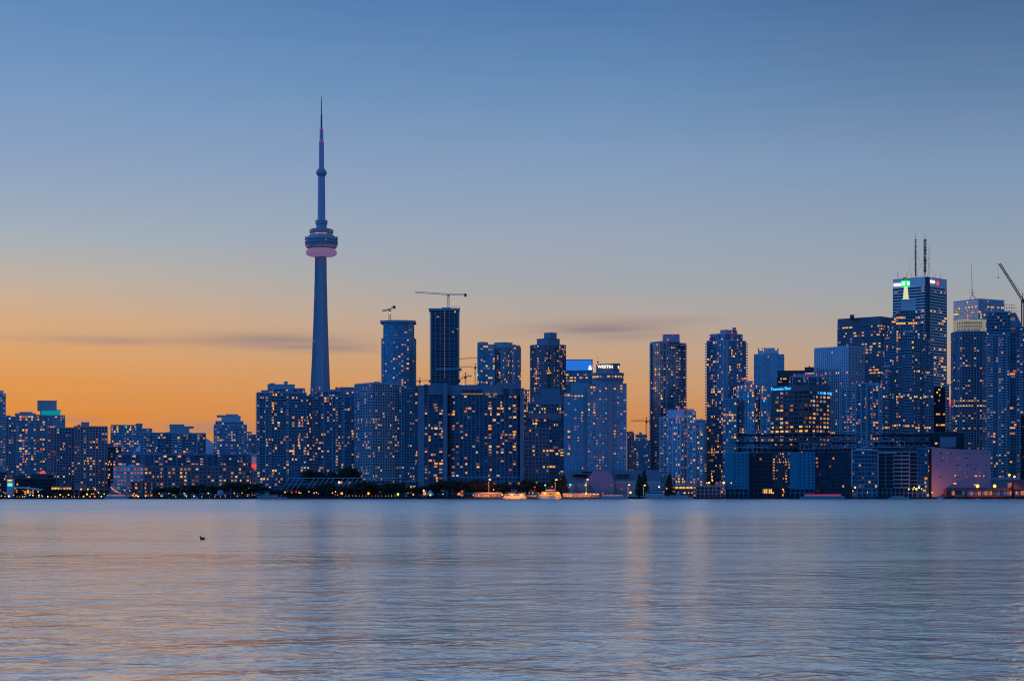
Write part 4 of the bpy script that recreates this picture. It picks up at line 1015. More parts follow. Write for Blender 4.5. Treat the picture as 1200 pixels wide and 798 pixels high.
def truss(lb, a, b2, rows_, Y, d=18, brace=6.0, stick=.55):
    og = (X((a + b2) / 2, Y), Y, G)
    r = root('steel_truss', og, lb, 'truss', 'steel trusses above the waterfront blocks')
    m = MB()
    for y in rows_:
        for yy in (Y, Y + d): m.box(X(a, Y), X(b2, Y), yy - .45, yy + .45, Z(y + .8, Y), Z(y - .7, Y))
        m.box(X(a, Y) + .3, X(b2, Y) - .3, Y + .5, Y + d - .5, Z(y + .35, Y), Z(y, Y))
    m.build('chord', MATS['black'], r, og)
    m = MB()
    for k in range(len(rows_) - 1):
        za, zb = Z(rows_[k], Y), Z(rows_[k + 1], Y); n = max(1, round((b2 - a) / brace))
        for i in range(n):
            u0, u1 = X(a + (b2 - a) * i / n, Y), X(a + (b2 - a) * (i + 1) / n, Y)
            m.tube((u0, Y + .1, za), (u1, Y + .1, zb), stick * .6, n=4); m.tube((u0, Y + .2, zb), (u1, Y + .2, za), stick * .6, n=4)
            m.tube((u0, Y + d, za), (u1, Y + d, zb), stick * .5, n=4)
            if i % 2 == 0: m.tube((u0, Y, za), (u0, Y, zb), stick * .7, n=4)
    m.build('brace', MATS['dark'], r, og)
    m = MB()
    for i in range(5):
        x = X(a + 2 + (b2 - a - 4) * i / 4, Y); m.box(x - .7, x + .7, Y + d * .4, Y + d * .4 + 1.4, Z(533, Y), Z(rows_[-1], Y)) if rows_[-1] < 532 else None
        for yy in (Y + 1.2, Y + d - 1.5): m.box(x - .5, x + .5, yy, yy + 1, G, Z(rows_[-1], Y))
    m.build('column', MATS['black'], r, og)
    return r, og
truss('long black steel truss frame above the left trussed blocks', 864, 1003, (509.5, 518.8, 527), 2072)
truss('black steel truss frame with wide crosses above the right trussed blocks', 1026, 1092, (510, 519, 528), 2070, brace=11, stick=.75)
for (lb, a, b2, y0_, y1_, Y) in (('flat slab deck with railings under the left steel truss', 852, 900, 523.5, 530, 2052), ('flat slab deck with posts over the middle blocks', 938, 975, 519.5, 526, 2056), ('raised plant deck with pale lamps above the white-edged glass block', 1012, 1060, 517, 524, 2055), ('dark plant deck along the trussed row', 955, 998, 524.5, 530, 2050)):
    og = (X((a + b2) / 2, Y), Y, G); r = root('roof_deck', og, lb, 'deck')
    m = MB()
    for y in (y0_, y1_): m.box(X(a, Y), X(b2, Y), Y, Y + 14, Z(y + .5, Y), Z(y - .3, Y))
    for i in range(9):
        x = X(a + (b2 - a) * i / 8, Y); m.box(x - .2, x + .2, Y + .3, Y + .8, Z(y1_, Y), Z(y0_, Y))
    m.build('deck', MATS['bluewall' if y0_ < 524 else 'slate'], r, og)
    m = MB(); m.box(X(a + 4, Y), X(b2 - 4, Y), Y + 3, Y + 12, Z(533, Y), Z(y1_, Y)); m.build('wall', MATS['charcoal'], r, og)
t, og = T('office_block', 'dark framed block with a pale translucent corner room above the mauve hall', 2110,
  [(1088, 1130, None, 508, None, dict(bay=6)), (1101, 1125.5, None, 512, 527, dict(style='curt', dy=-3)), (1108, 1122, None, 505.5, 508, P)], 'charcoal', 'g_black', 'condo', .06, 12, vis=530, cat='block')
m = MB(); m.box(X(1101.3, 2106), X(1125, 2106), 2105.6, 2106.2, Z(524, 2106), Z(512.4, 2106)); m.build('screen', MATS['slate'], t, og)
# mauve windowless hall with little square openings
def hall():
    Y = 2035; og = (X(1126, Y), Y, G)
    r = root('windowless_hall', og, 'mauve blank-walled hall dotted with tiny windows and lit warmly from below', 'hall')
    a, b2 = X(1091.5, Y), X(1162, Y)
    m = MB()
    n = 12; bl = []
    for i in range(n + 1):
        t_ = i / n; bl.append((a + (b2 - a) * t_, Y + 3.0 * (1 - math.cos(t_ * pi / 2)), Z(523.5 + 3.8 * (1 - (1 - t_) ** 2), Y)))
    for i in range(n):
        p, q = bl[i], bl[i + 1]; m.face([(p[0], p[1], G), (q[0], q[1], G), q, p])
        m.face([p, q, (q[0], Y + 40, q[2]), (p[0], Y + 40, p[2])])
    m.face([(a, Y, G), (a, Y, bl[0][2]), (a, Y + 40, bl[0][2]), (a, Y + 40, G)]); m.face([(b2, Y + 3, G), (b2, Y + 40, G), (b2, Y + 40, bl[-1][2]), (b2, Y + 3, bl[-1][2])])
    m.face([(a, Y + 40, G), (a, Y + 40, bl[0][2]), (b2, Y + 40, bl[-1][2]), (b2, Y + 40, G)])
    m.build('wall', MATS['mauve'], r, og)
    m = MB(); m.box(a - 1.6, a - .02, Y - .6, Y + 30, G, bl[0][2] - 2); m.build('edge_wall', MATS['black'], r, og)
    rn = random.Random(11)
    pts = [(1098 + rn.uniform(0, 60), 531 + rn.choice((0, 5.5, 9, 14, 18.5, 23, 28)) + rn.uniform(-.3, .3)) for _ in range(40)]
    for i, (x, y) in enumerate(pts):
        t_ = (x - 1091.5) / 70.5; yy = Y + 3.0 * (1 - math.cos(t_ * pi / 2))
        put_window(r, og, (X(x, Y), yy), (1, 0), 0, Z(y, Y), rn.choice((.9, 1.3, 1.8)), .9, 'g_black' if i % 5 else 'w_dim', off=.05)
    for (x, y, w_) in ((1119.6, 557, 1.6), (1144.2, 557.5, 2.6), (1148.6, 557.6, 1.2), (1153.6, 557.6, 1.6), (1119.2, 566.5, 3.2)):
        t_ = (x - 1091.5) / 70.5; yy = Y + 3.0 * (1 - math.cos(t_ * pi / 2)); put_window(r, og, (X(x, Y), yy), (1, 0), 0, Z(y, Y), w_, 1.3, 'w_orange' if y < 560 else 'w_amber', off=.1)
hall()
def shed(name, lb, a, b2, yt, Y, mat, doors, d=16, ridge=None, roofm='slate'):
    og = (X((a + b2) / 2, Y), Y, G); r = root(name, og, lb, 'shed')
    m = MB(); m.box(X(a, Y), X(b2, Y), Y, Y + d, G, Z(yt, Y)); m.build('wall', MATS[mat], r, og)
    m = MB()
    zt = Z(yt, Y) + .02; zr = Z(ridge if ridge else yt - .8, Y)
    m.prism([(X(a, Y) - .5, Y - .8), (X(b2, Y) + .5, Y - .8), (X(b2, Y) + .5, Y + d + .8), (X(a, Y) - .5, Y + d + .8)], zt, zr, 0,
            [(X(a, Y) + .5, Y + d * .4), (X(b2, Y) - .5, Y + d * .4), (X(b2, Y) - .5, Y + d * .6), (X(a, Y) + .5, Y + d * .6)]); m.build('roof', MATS[roofm], r, og)
    for (x, w_, y0_, y1_, mt) in doors:
        m = MB(); m.box(X(x, Y), X(x + w_, Y), Y - .25, Y - .02, Z(y1_, Y), Z(y0_, Y)); m.build('door', MATS[mt], r, og)
    return r, og
rn = random.Random(21)
ds = []
x = 1112.5
while x < 1183:
    w_ = rn.choice((2.6, 3.4, 1.8)); ds.append((x, w_, 575.3, 580.0, rn.choice(('pale', 'bluepanel', 'pink', 'rust', 'pale', 'w_pink', 'charcoal')))); x += w_ + rn.choice((.5, 1.2, .3))
shed('dock_shed', 'long low dark red dock shed with a row of pale and lit doors', 1110, 1185, 574.5, 2018, 'redwall', ds + [(1184.2, .5, 576, 580, 'pale')], ridge=571, roofm='redwall')
shed('dock_shed', 'dark red dock shed at the right edge with a broad lit door', 1189, 1212, 573.5, 2017, 'redwall', [(1196, 8, 575, 580, 'w_pink'), (1190, 4, 575.5, 580, 'pale')], ridge=562, roofm='redwall')
shed('dock_shed', 'grey loading shed with two silos behind the red dock sheds', 1160, 1196, 562, 2070, 'slate', [(1181, 5, 566, 571, 'w_pink'), (1187.5, 4, 566, 571, 'w_dim')], ridge=559)
T('grain_silo_block', 'black slab at the extreme right edge beside the loading shed', 2100, [(1197, 1212, None, 488, None)], 'black', 'g_black', 'condo', .0, 0, cat='block')
def mound():
    Y = 2022; og = (X(1130, Y), Y + 5, G); m = MB(); n = 24; rn = random.Random(4)
    m.lathe([(19, G), (17.5, G + 3), (12, G + 6.6), (6, G + 8.6), (.3, G + 9.3)], X(1126, Y), Y + 19, n)
    m.v = [(x + rn.uniform(-.8, .8), y, z + rn.uniform(-.4, .4) if z > G else z) for x, y, z in m.v]
    setk(m.build('gravel_mound', MATS['soil'], None, og), 'low greenish spoil mound at the foot of the mauve hall', 'mound')
mound()
# terminal shed with gables (below the hotel)
def terminal():
    Y = 2060; og = (X(705, Y), Y, G)
    r = root('conference_hall', og, 'grey gabled hall with a chamfered windowless end wall below the hotel towers', 'hall')
    m = MB()
    pts = [(669, 583), (671, 578.5), (698, 551), (714, 551), (719.5, 561.5), (719.5, 583)]
    v = [(X(a, Y), Z(b2, Y) if b2 < 582 else G) for a, b2 in pts]
    m.face([(x, Y, z) for x, z in v]); m.face([(x, Y + 26, z) for x, z in reversed(v)])
    for i in range(len(v)):
        p, q = v[i], v[(i + 1) % len(v)]
        if i < 5: m.face([(p[0], Y, p[1]), (p[0], Y + 26, p[1]), (q[0], Y + 26, q[1]), (q[0], Y, q[1])])
    m.build('end_wall', MATS['mauve'], r, og)
    m = MB()
    def roofp(a, b2, y0_, y1_, sl, Yk, d):
        m.prism([(X(a, Y), Yk), (X(b2, Y), Yk), (X(b2, Y), Yk + d), (X(a, Y), Yk + d)], Z(y1_, Y), Z(y0_, Y), 0, [(X(a + sl, Y), Yk + d * .5), (X(b2 - sl, Y), Yk + d * .5), (X(b2 - sl, Y), Yk + d), (X(a + sl, Y), Yk + d)])
    roofp(719, 775, 550.5, 563, 1, Y + 6, 30); roofp(659, 700, 551.5, 566, 9, Y + 8, 30); roofp(760, 785, 558, 566, 2, Y + 12, 20)
    m.build('roof', MATS['dark'], r, og)
    m = MB(); m.box(X(720, Y), X(775, Y), Y + 6.2, Y + 36, G, Z(563, Y)); m.box(X(652, Y), X(690, Y), Y + 8.2, Y + 38, G, Z(566, Y)); m.box(X(760, Y), X(783, Y), Y + 12.2, Y + 32, G, Z(566, Y)); m.build('wall', MATS['concrete'], r, og)
    m = MB(); m.box(X(722, Y), X(737, Y), Y + 5.6, Y + 6.1, Z(577, Y), Z(566, Y)); m.build('opening', MATS['pink'], r, og)
    m = MB()
    for i in range(8): m.box(X(723 + i * 2, Y), X(724.3 + i * 2, Y), Y + 6, Y + 12, Z(557, Y), Z(555.6, Y))
    m.box(X(683, Y), X(694, Y), Y + 9, Y + 16, Z(554, Y), Z(552.3, Y)); m.box(X(672, Y), X(688, Y), Y + 12, Y + 18, Z(557.5, Y), Z(555.5, Y)); m.build('skylight', MATS['black'], r, og)
    rr = root('ferry_canopy', (X(672, 2030), 2030, G), 'dark steep-roofed ticket pavilions in front of the gabled hall', 'pavilion')
    m = MB(); o2 = (X(672, 2030), 2030, G)
    for a, b2, tp_ in ((671, 684, 675), (686, 700, 691)):
        m.prism([(X(a, 2030), 2030), (X(b2, 2030), 2030), (X(b2, 2030), 2042), (X(a, 2030), 2042)], G + 2.5, Z(567, 2030), 0, [(X(tp_, 2030) - .5, 2035), (X(tp_, 2030) + .5, 2035), (X(tp_, 2030) + .5, 2037), (X(tp_, 2030) - .5, 2037)])
    m.build('roof', MATS['charcoal'], rr, o2)
    m = MB(); m.box(X(672, 2030), X(683, 2030), 2031, 2041, G, G + 2.6); m.box(X(687, 2030), X(699, 2030), 2031, 2041, G, G + 2.6); m.build('wall', MATS['brick'], rr, o2)
terminal()
t, og = T('restaurant_pavilion', 'glowing glass-walled quayside restaurant at the foot of the white-framed tower', 2030,
  [(787, 816, None, 569, None, dict(fh=4, bay=3.8, pier=(.5, .3), slab=(1.0, .5)))], 'pink', 'g_warm', 'curt', 0, 0, vis=583, rows=[(572, .95), (577.5, .5)], mood='office', cat='restaurant')
T('low_building', 'low steel-framed quayside building with red glow left of the blue-panelled block', 2032,
  [(816, 849, None, 570, None, dict(fh=4.4, bay=4)), (838, 850, None, 566, 570, P)], 'pink', 'g_dark', 'loft', .12, 12, vis=583, cat='building')
T('low_building', 'low dark entrance building between the two gridded apartment towers', 2070, [(474, 487, None, 565, None)], 'slate', 'g_black', 'condo', .5, 16, vis=580, cat='building', mood='office')
T('low_building', 'long low podium of dim shopfronts behind the ferry docks', 2062, [(613, 655, None, 572, None)], 'dark', 'g_warm', 'curt', .2, 16, vis=582, cat='building')

# distant low blocks closing the ground line
rn = random.Random(99)
for i, (a, b2, yt, lb) in enumerate(((-60, 20, 552, 'dim distant block at the far left edge behind the pale stepped tower'), (100, 150, 543, 'dim distant block behind the smokestack'), (225, 262, 540, 'dim distant block left of the roof-plate tower'),
      (285, 320, 510, 'dim distant block glimpsed left of the pale-columned dark tower'), (340, 372, 520, 'dim distant block between the two dark towers left of the needle'), (470, 500, 500, 'dim distant block behind the gap left of the curved slab'),
      (600, 640, 520, 'dim distant block behind the stepped dark glass office'), (655, 690, 530, 'dim distant block behind the shorter hotel twin'), (758, 790, 545, 'dim distant block under the lone balconied tower'),
      (815, 856, 540, 'dim distant block between the white-framed tower and the tall dark tower'), (1080, 1125, 520, 'dim distant block behind the framed block with translucent room'), (1150, 1210, 510, 'dim distant block behind the loading shed'))):
    T('apartment_block', lb, 2750 + i * 12, [(a, b2, None, yt, None)], 'slate', 'g_mid', 'condo', .1, 12, vis=yt + 25, cat='block')

# ------------------------------------------------------------------ the needle tower
def needle():
    Y = 2703; x = X(376.7, Y); og = (x, Y, G); k = Y / F
    r = root('communications_tower', og, 'immensely tall concrete needle tower with a round pod and a tapering spire', 'tower')
    zz = lambda py: Z(py, Y)
    # hexagonal core with three tapering buttress wings
    def section(hw):
        pts = []
        for j in range(3):
            a = radians(-90 + 120 * j + 30)
            u = (cos(a), sin(a)); v = (-sin(a), cos(a)); w1 = hw * .30; R_ = hw * 1.09; rc = hw * .62
            pts += [(u[0] * rc - v[0] * rc * .45, u[1] * rc - v[1] * rc * .45), (u[0] * R_ - v[0] * w1, u[1] * R_ - v[1] * w1), (u[0] * R_ + v[0] * w1, u[1] * R_ + v[1] * w1), (u[0] * rc + v[0] * rc * .45, u[1] * rc + v[1] * rc * .45)]
        return [(x + p[0], Y + p[1]) for p in pts]
    hs = [(600, 17.5), (560, 15.6), (500, 13.0), (456, 11.6), (420, 10.0), (375, 8.4), (330, 7.2), (301, 6.8)]
    m = MB()
    secs = [(section(h * k), G if py == 600 else zz(py)) for py, h in hs]
    n = len(secs[0][0])
    for i in range(len(secs) - 1):
        (a, za), (b2, zb) = secs[i], secs[i + 1]
        for j in range(n):
            jj = (j + 1) % n; m.face([(a[j][0], a[j][1], za), (a[jj][0], a[jj][1], za), (b2[jj][0], b2[jj][1], zb), (b2[j][0], b2[j][1], zb)])
    m.build('shaft', MATS['needle'], r, og)
    m = MB()
    for a in (-90, -90 + 24, -90 - 24):
        a = radians(a)
        for (h0, y0_), (h1, y1_) in zip(hs[:-1], hs[1:]):
            m.tube((x + h0 * k * .66 * cos(a), Y + h0 * k * .66 * sin(a), G if y0_ == 600 else zz(y0_)), (x + h1 * k * .66 * cos(a), Y + h1 * k * .66 * sin(a), zz(y1_)), .9, n=6)
    m.build('elevator_track', MATS['slate'], r, og)
    m = MB(); L_ = lambda pr, nn=40: m.lathe([(h * k, zz(py)) for h, py in pr], x, Y, nn)
    L_([(8, 300.8), (14.5, 300.3), (17.2, 299.1), (18.2, 296.8), (18.0, 294.8), (17, 293.4), (15, 292.8), (14.5, 291.5)]); m.build('radome_ring', MATS['e_lav'], r, og, smooth=True)
    m = MB(); L_([(14.5, 292), (17.2, 291), (18.7, 288.4), (19.2, 286.3), (17.9, 286), (17.9, 285.2), (19.3, 285), (19.3, 283.4), (18, 283.2), (18, 281.8), (19.4, 281.6), (19.3, 280.2), (18, 279.4), (14, 275.6), (12.5, 275.4)]); m.build('pod', MATS['pod'], r, og)
    m = MB(); L_([(12.6, 275.8), (13.2, 274), (13.9, 273.6), (14.1, 269.6), (13.5, 269), (7, 268.8)]); m.build('upper_deck', MATS['pod'], r, og)
    m = MB(); L_([(6.2, 269), (6.2, 263.5), (7.0, 263.2), (7.2, 258.6), (4.4, 257.8)], 12); m.build('collar', MATS['pod'], r, og)
    m = MB(); L_([(4.6, 258), (4.1, 206)], 6); m.build('mast', MATS['mast_led_tint'], r, og)
    m = MB(); L_([(4.0, 207), (5.2, 205.6), (6.3, 204), (6.3, 201.8), (5.0, 199.5), (3.8, 198)], 20); m.build('upper_pod', MATS['pod'], r, og)
    m = MB(); L_([(3.1, 198.5), (2.9, 166), (2.3, 165.8), (2.1, 152.2)], 6); m.build('antenna_mast', MATS['mast_led_tint'], r, og)
    m = MB(); L_([(1.1, 152.3), (.9, 135), (.6, 134.8), (.45, 118), (.2, 113)], 6); m.build('spire', MATS['steel'], r, og)
    for py, rr in ((165.9, 3.0), (151.6, 2.4)):
        m = MB(); L_([(rr, py + .35), (rr, py - .35)], 8); m.build('beacon', MATS['e_redsoft'], r, og)
    rn = random.Random(8)
    for i in range(15):
        a = radians(-90 + (i - 7) * 11); d_ = (-sin(a), cos(a))
        if abs(i - 7) < 4 or rn.random() < .4: put_window(r, og, (x + 13.0 * k * cos(a), Y + 13.0 * k * sin(a)), d_, 0, zz(275), 1.9, 1.1, 'w_orange' if abs(i - 7) < 3 else 'w_dim', off=.5)
        if rn.random() < .4: put_window(r, og, (x + 18.1 * k * cos(a), Y + 18.1 * k * sin(a)), d_, 0, zz(282.5), 2, 1.2, rn.choice(('w_orange', 'w_pink', 'w_dim')), off=.2)
        if rn.random() < .7: put_window(r, og, (x + 17.4 * k * cos(a), Y + 17.4 * k * sin(a)), d_, 0, zz(289.6), 1.8, 1.2, rn.choice(('e_lav', 'e_blued', 'w_pink')), off=1.0)
    for px_ in (363.5, 376, 380, 384, 389): beacon(r, og, px_, 268.5, Y - 12, 'e_orange', .45)
    for px_, py in ((369.2, 347), (383.8, 347), (368, 399), (385.5, 399)): beacon(r, og, px_, py, Y - 10, 'e_red', .4)
    m = MB()
    for s in (-1, 1): m.box(x + s * 17.5 * k - 1.5, x + s * 17.5 * k + 1.5, Y - 2, Y + 2, zz(279.8), zz(277.8)); m.tube((x + s * 17 * k, Y, zz(279)), (x + s * 20 * k, Y, zz(277.5)), .3)
    m.build('maintenance_arm', MATS['steel'], r, og)
pmat('needle', (.40, .40, .47), var=.10); pmat('pod', (.40, .44, .52)); pmat('mast_led_tint', (.62, .50, .70))  # the mast's purple LED light is put into its base colour
needle()

# ------------------------------------------------------------------ cranes
def crane(lb, px, ybase, ytop, xa, ya, xb, yb, Y, mat='crane_white', luff=False, lamp=None, w=.9, hook=None, tie=True):
    og = (X(px, Y), Y, Z(ybase, Y)); r = root('tower_crane', og, lb, 'crane', 'tower cranes of the skyline')
    def lattice(p, q, s, n):
        m = MB(); d = [(q[i] - p[i]) for i in range(3)]
        horiz = abs(d[0]) > abs(d[2])
        offs = [(0, -s, -s), (0, s, -s), (0, 0, s)] if horiz else [(-s, -s, 0), (s, -s, 0), (s, s, 0), (-s, s, 0)]
        pt = lambda t_, o: tuple(p[i] + d[i] * t_ + o[i] for i in range(3))
        for o in offs: m.tube(pt(0, o), pt(1, o), s * .22, n=4)
        for i in range(n):
            for j in range(len(offs)): m.tube(pt(i / n, offs[j]), pt((i + 1) / n, offs[(j + 1) % len(offs)]), s * .16, n=3)
        return m
    top = (X(px, Y), Y, Z(ytop, Y))
    lattice((top[0], Y, Z(ybase, Y)), top, w, max(4, int((Z(ytop, Y) - Z(ybase, Y)) / 2.5))).build('mast', MATS[mat], r, og)
    A = (X(xa, Y), Y, Z(ya, Y)); B = (X(xb, Y), Y, Z(yb, Y))
    lattice(top, A, w * .8, 16).build('jib', MATS[mat], r, og)
    lattice(top, B, w * .8, 4).build('counter_jib', MATS[mat], r, og)
    m = MB(); m.box(B[0] - 1.6, B[0] + 1.6, Y - 1, Y + 1, B[2] - 3, B[2] + .6); m.build('counterweight', MATS['steel'], r, og)
    m = MB(); m.box(top[0] - 1.4, top[0] + 1.4, Y - 2.2, Y - .8, top[2] - 3, top[2] - .2); m.build('cab', MATS[mat], r, og)
    if tie:
        m = MB(); ap = (top[0], Y, top[2] + (5 if not luff else 8)); m.tube(top, ap, .4, n=4)
        m.tube(ap, tuple(top[i] + (A[i] - top[i]) * .75 for i in range(3)), .12, n=3); m.tube(ap, B, .12, n=3); m.build('tie_bar', MATS['steel'], r, og)
    if hook:
        m = MB(); hx = X(hook[0], Y); m.tube((hx, Y, Z(hook[1], Y)), (hx, Y, Z(hook[2], Y)), .08, n=3); m.box(hx - .8, hx + .8, Y - .8, Y + .8, Z(hook[2] + 1, Y), Z(hook[2], Y)); m.build('hook_block', MATS['steel'], r, og)
    if lamp: beacon(r, og, lamp[0], lamp[1], Y - 2, lamp[2], lamp[3])
    return r
crane('short tower crane with a glowing lamp on the rounded unfinished tower', 456.8, 376, 362.5, 448, 364.5, 462, 359, 2508, lamp=(456.8, 366.6, 'e_orange', 1.3), w=1.2, tie=False)
crane('long flat-topped tower crane on the square unfinished tower', 525.5, 361, 345, 486.5, 342.3, 545.5, 345, 2530, w=1.1, tie=False)
crane('small dark crane with raised mast beside the square unfinished tower, nearest the twin-slab tower', 545.5, 452, 441, 553, 440.5, 538, 445, 2470, 'steel', lamp=(543.5, 451, 'e_green', 1.1), w=.8)
crane('faint distant crane jib running behind the twin-slab glass tower', 561, 452, 419, 538, 420.5, 566, 419, 2800, 'steel', w=.7, tie=False)
crane('faint distant crane below the highest faint jib behind the twin-slab tower', 557, 452, 430, 538, 429.8, 562, 431, 2790, 'steel', w=.7, hook=(556.3, 431, 437))
crane('faint distant crane in the gap left of the square unfinished tower', 492, 456, 446, 486, 446.5, 504, 446, 2900, 'steel', w=.6)
crane('distant crane in the orange gap between the ringed hotel and the lone tower', 757.5, 515, 493, 739.5, 493.2, 762, 493, 2650, 'steel', w=.8)
crane('luffing crane with a steep raised jib at the right edge of the photo', 1198.5, 392, 352, 1171, 308.5, 1204, 349, 2230, 'steel', luff=True, lamp=(1170.8, 307.5, 'e_red', .8), w=1.4, hook=(1169.8, 309, 325))
# ------------------------------------------------------------------ trees
def leafmat(name, c1, c2):
    m, t, b = newmat(name); L = t.links.new
    g = t.nodes.new('ShaderNodeNewGeometry'); mx = t.nodes.new('ShaderNodeMix'); mx.data_type = 'RGBA'
    L(g.outputs['Random Per Island'], mx.inputs[0]); mx.inputs[6].default_value = c1 + (1,); mx.inputs[7].default_value = c2 + (1,)
    L(mx.outputs[2], b.inputs['Base Color']); b.inputs['Roughness'].default_value = .7
    MATS[name] = m
leafmat('leaf', (.025, .045, .025), (.06, .085, .045)); leafmat('leaf_lamplit', (.12, .05, .03), (.20, .10, .06)); leafmat('needle_leaf', (.02, .04, .02), (.05, .08, .04))  # the reddish pair has sodium lamp light mixed into the leaf colour
def crown_mesh(seed, mat, conifer=False):
    rn = random.Random(seed); me = bpy.data.meshes.new('crown'); v, f = [], []
    blobs = []
    if conifer:
        for i in range(12): t_ = i / 11; blobs.append((rn.uniform(-.1, .1), rn.uniform(-.1, .1), -.95 + 1.9 * t_, .55 * (1 - t_) + .10, .16))
    else:
        for i in range(11):
            a = rn.uniform(0, 2 * pi); q = rn.uniform(.15, .72); z = rn.uniform(-.55, .55)
            blobs.append((q * cos(a), q * sin(a), z, rn.uniform(.22, .42), rn.uniform(.2, .34)))
        blobs.append((0, 0, .1, .6, .6))
    for i in range(2200):
        bx_, by, bz, br, bh = rn.choice(blobs)
        a = rn.uniform(0, 2 * pi); cz = rn.uniform(-1, 1); rr = rn.uniform(.6, 1.08); sz = math.sqrt(1 - cz * cz)
        x, y, z = bx_ + br * rr * sz * cos(a), by + br * rr * sz * sin(a), bz + bh * rr * cz
        s = rn.uniform(.035, .085); u = [rn.gauss(0, 1) for _ in range(3)]; w_ = [rn.gauss(0, 1) for _ in range(3)]
        lu = math.sqrt(sum(k * k for k in u)); u = [k / lu * s for k in u]; lw = math.sqrt(sum(k * k for k in w_)); w_ = [k / lw * s for k in w_]
        b = len(v); v += [(x - u[0], y - u[1], z - u[2]), (x + w_[0], y + w_[1], z + w_[2]), (x + u[0], y + u[1], z + u[2]), (x - w_[0], y - w_[1], z - w_[2])]; f.append((b, b + 1, b + 2, b + 3))
    me.from_pydata(v, [], f); me.materials.append(MATS[mat]); me.update(); return me
CR = {'leaf': [crown_mesh(i, 'leaf') for i in range(4)], 'rust': [crown_mesh(10 + i, 'leaf_lamplit') for i in range(2)], 'con': [crown_mesh(20, 'needle_leaf', True)]}  # rust crowns carry the lamps' red light in their leaf colour
tm = MB()
tm.tube((0, 0, 0), (0, 0, .5), .055, .035, 7); tm.tube((0, 0, .45), (.14, .05, .72), .03, .012, 5); tm.tube((0, 0, .42), (-.15, .03, .7), .028, .012, 5); tm.tube((0, 0, .5), (.02, -.1, .8), .03, .01, 5)
TRUNK = bpy.data.meshes.new('trunk'); TRUNK.from_pydata(tm.v, [], tm.f); TRUNK.materials.append(MATS['bark']); TRUNK.update()
rt = random.Random(55)
def tree(px, ytop, wpx, kind, label, Y=2020, group='trees along the shore', name=None):
    x = X(px, Y); h = (Z(ytop, Y) - G) * 1.2; w_ = wpx / F * Y / 2 * 1.6
    r = root(name or ('conifer' if kind == 'con' else 'broadleaf_tree'), (x, Y, G), label, 'tree', group)
    o = bpy.data.objects.new('trunk', TRUNK); C.objects.link(o); o.parent = r; o.scale = (h * .7, h * .7, h)
    c0 = bpy.data.objects.new('crown', rt.choice(CR[kind])); C.objects.link(c0); c0.parent = r
    ch = h * .44; c0.location = (0, 0, h - ch); c0.scale = (w_ * (1 if kind != 'con' else 1.7), w_, ch); c0.rotation_euler = (0, 0, rt.uniform(0, 6.28) if kind != 'con' else 0)
LB = {
 'l0': 'small tree among the bright promenade lamps left of the brick shed',
 'l1': 'dark tree in the row before the long brick block', 'l2': 'dark tree hiding the foot of the pale-columned dark tower',
 'm0': 'dark tree on the slope behind the slanting trellis frames', 'm1': 'dark tree in front of the slanting trellis frames', 'm2': 'dark tree at the foot of the grey two-faced gridded tower',
 'm3': 'dark tree at the foot of the curved slab of flats', 'm4': 'dark tree before the pink-gridded stepped office', }
for px_, yt, w_ in ((22, 574.5, 9), (44, 575, 8), (60, 573.5, 8), (72, 574, 9), (80, 573, 9), (99, 575, 8), (108, 574, 8)): tree(px_, yt, w_, 'leaf', LB['l0'], 2024)
for px_, yt, w_ in ((187, 571, 13), (199, 571.5, 14), (210, 570, 14), (222, 569.5, 15), (233, 569, 14), (243, 569.5, 15), (255, 570, 14)): tree(px_, yt, w_, 'leaf', LB['l1'], 2040)
tree(272, 565.5, 26, 'leaf', 'largest domed tree in the row before the long brick block', 2030)
tree(297, 567, 24, 'leaf', 'broad dark tree left of the pale-columned dark tower', 2030)
tree(284, 572, 14, 'leaf', LB['l1'], 2024)
for px_, yt, w_ in ((314, 573, 14), (327, 574, 12), (340, 575, 12), (352, 573.5, 12)): tree(px_, yt, w_, 'leaf', LB['l2'], 2028)
for px_, yt, w_ in ((362, 552, 14), (374, 554, 13), (385, 552.5, 14), (397, 553.5, 14), (407, 551, 15), (417, 550, 13)): tree(px_, yt, w_, 'leaf', LB['m0'], 2095)
for px_, yt, w_ in ((362, 570, 14), (372, 569, 14), (384, 566, 15), (396, 570, 14), (408, 571, 13)): tree(px_, yt, w_, 'leaf', LB['m1'], 2030)
for px_, yt, w_ in ((420, 565.5, 17), (432, 565, 18), (445, 568, 16), (457, 566.5, 17), (468, 567, 16), (480, 570, 15), (492, 569, 15), (500, 572, 12)): tree(px_, yt, w_, 'leaf', LB['m2'], 2032)
for px_, yt, w_ in ((511, 567, 15), (522, 563.5, 18), (533, 563, 18), (545, 565, 17), (556, 565, 16), (586, 568, 14), (596, 566, 15)): tree(px_, yt, w_, 'leaf', LB['m3'], 2036)
tree(560, 563.5, 16, 'rust', 'reddish sparse tree with sodium light in its leaf colour, left of the tall lamp mast', 2030)
tree(572, 565, 17, 'rust', 'reddish sparse tree with lamplight in its leaf colour, right behind the tall lamp mast', 2033)
for px_, yt, w_ in ((607, 567, 15), (617, 563, 15), (627, 566, 13), (640, 566, 14), (652, 562, 12)): tree(px_, yt, w_, 'leaf', LB['m4'], 2040)
tree(660, 562, 10, 'con', 'pointed dark conifer left of the gabled hall', 2038)
tree(749, 561, 7, 'con', 'narrow conifer, the lower of the pair right of the gabled hall', 2036)
tree(754.5, 557.5, 8.5, 'con', 'narrow conifer, the taller of the pair right of the gabled hall', 2034)
tree(784, 561, 8.5, 'con', 'lone dark conifer left of the glowing quayside restaurant', 2026)
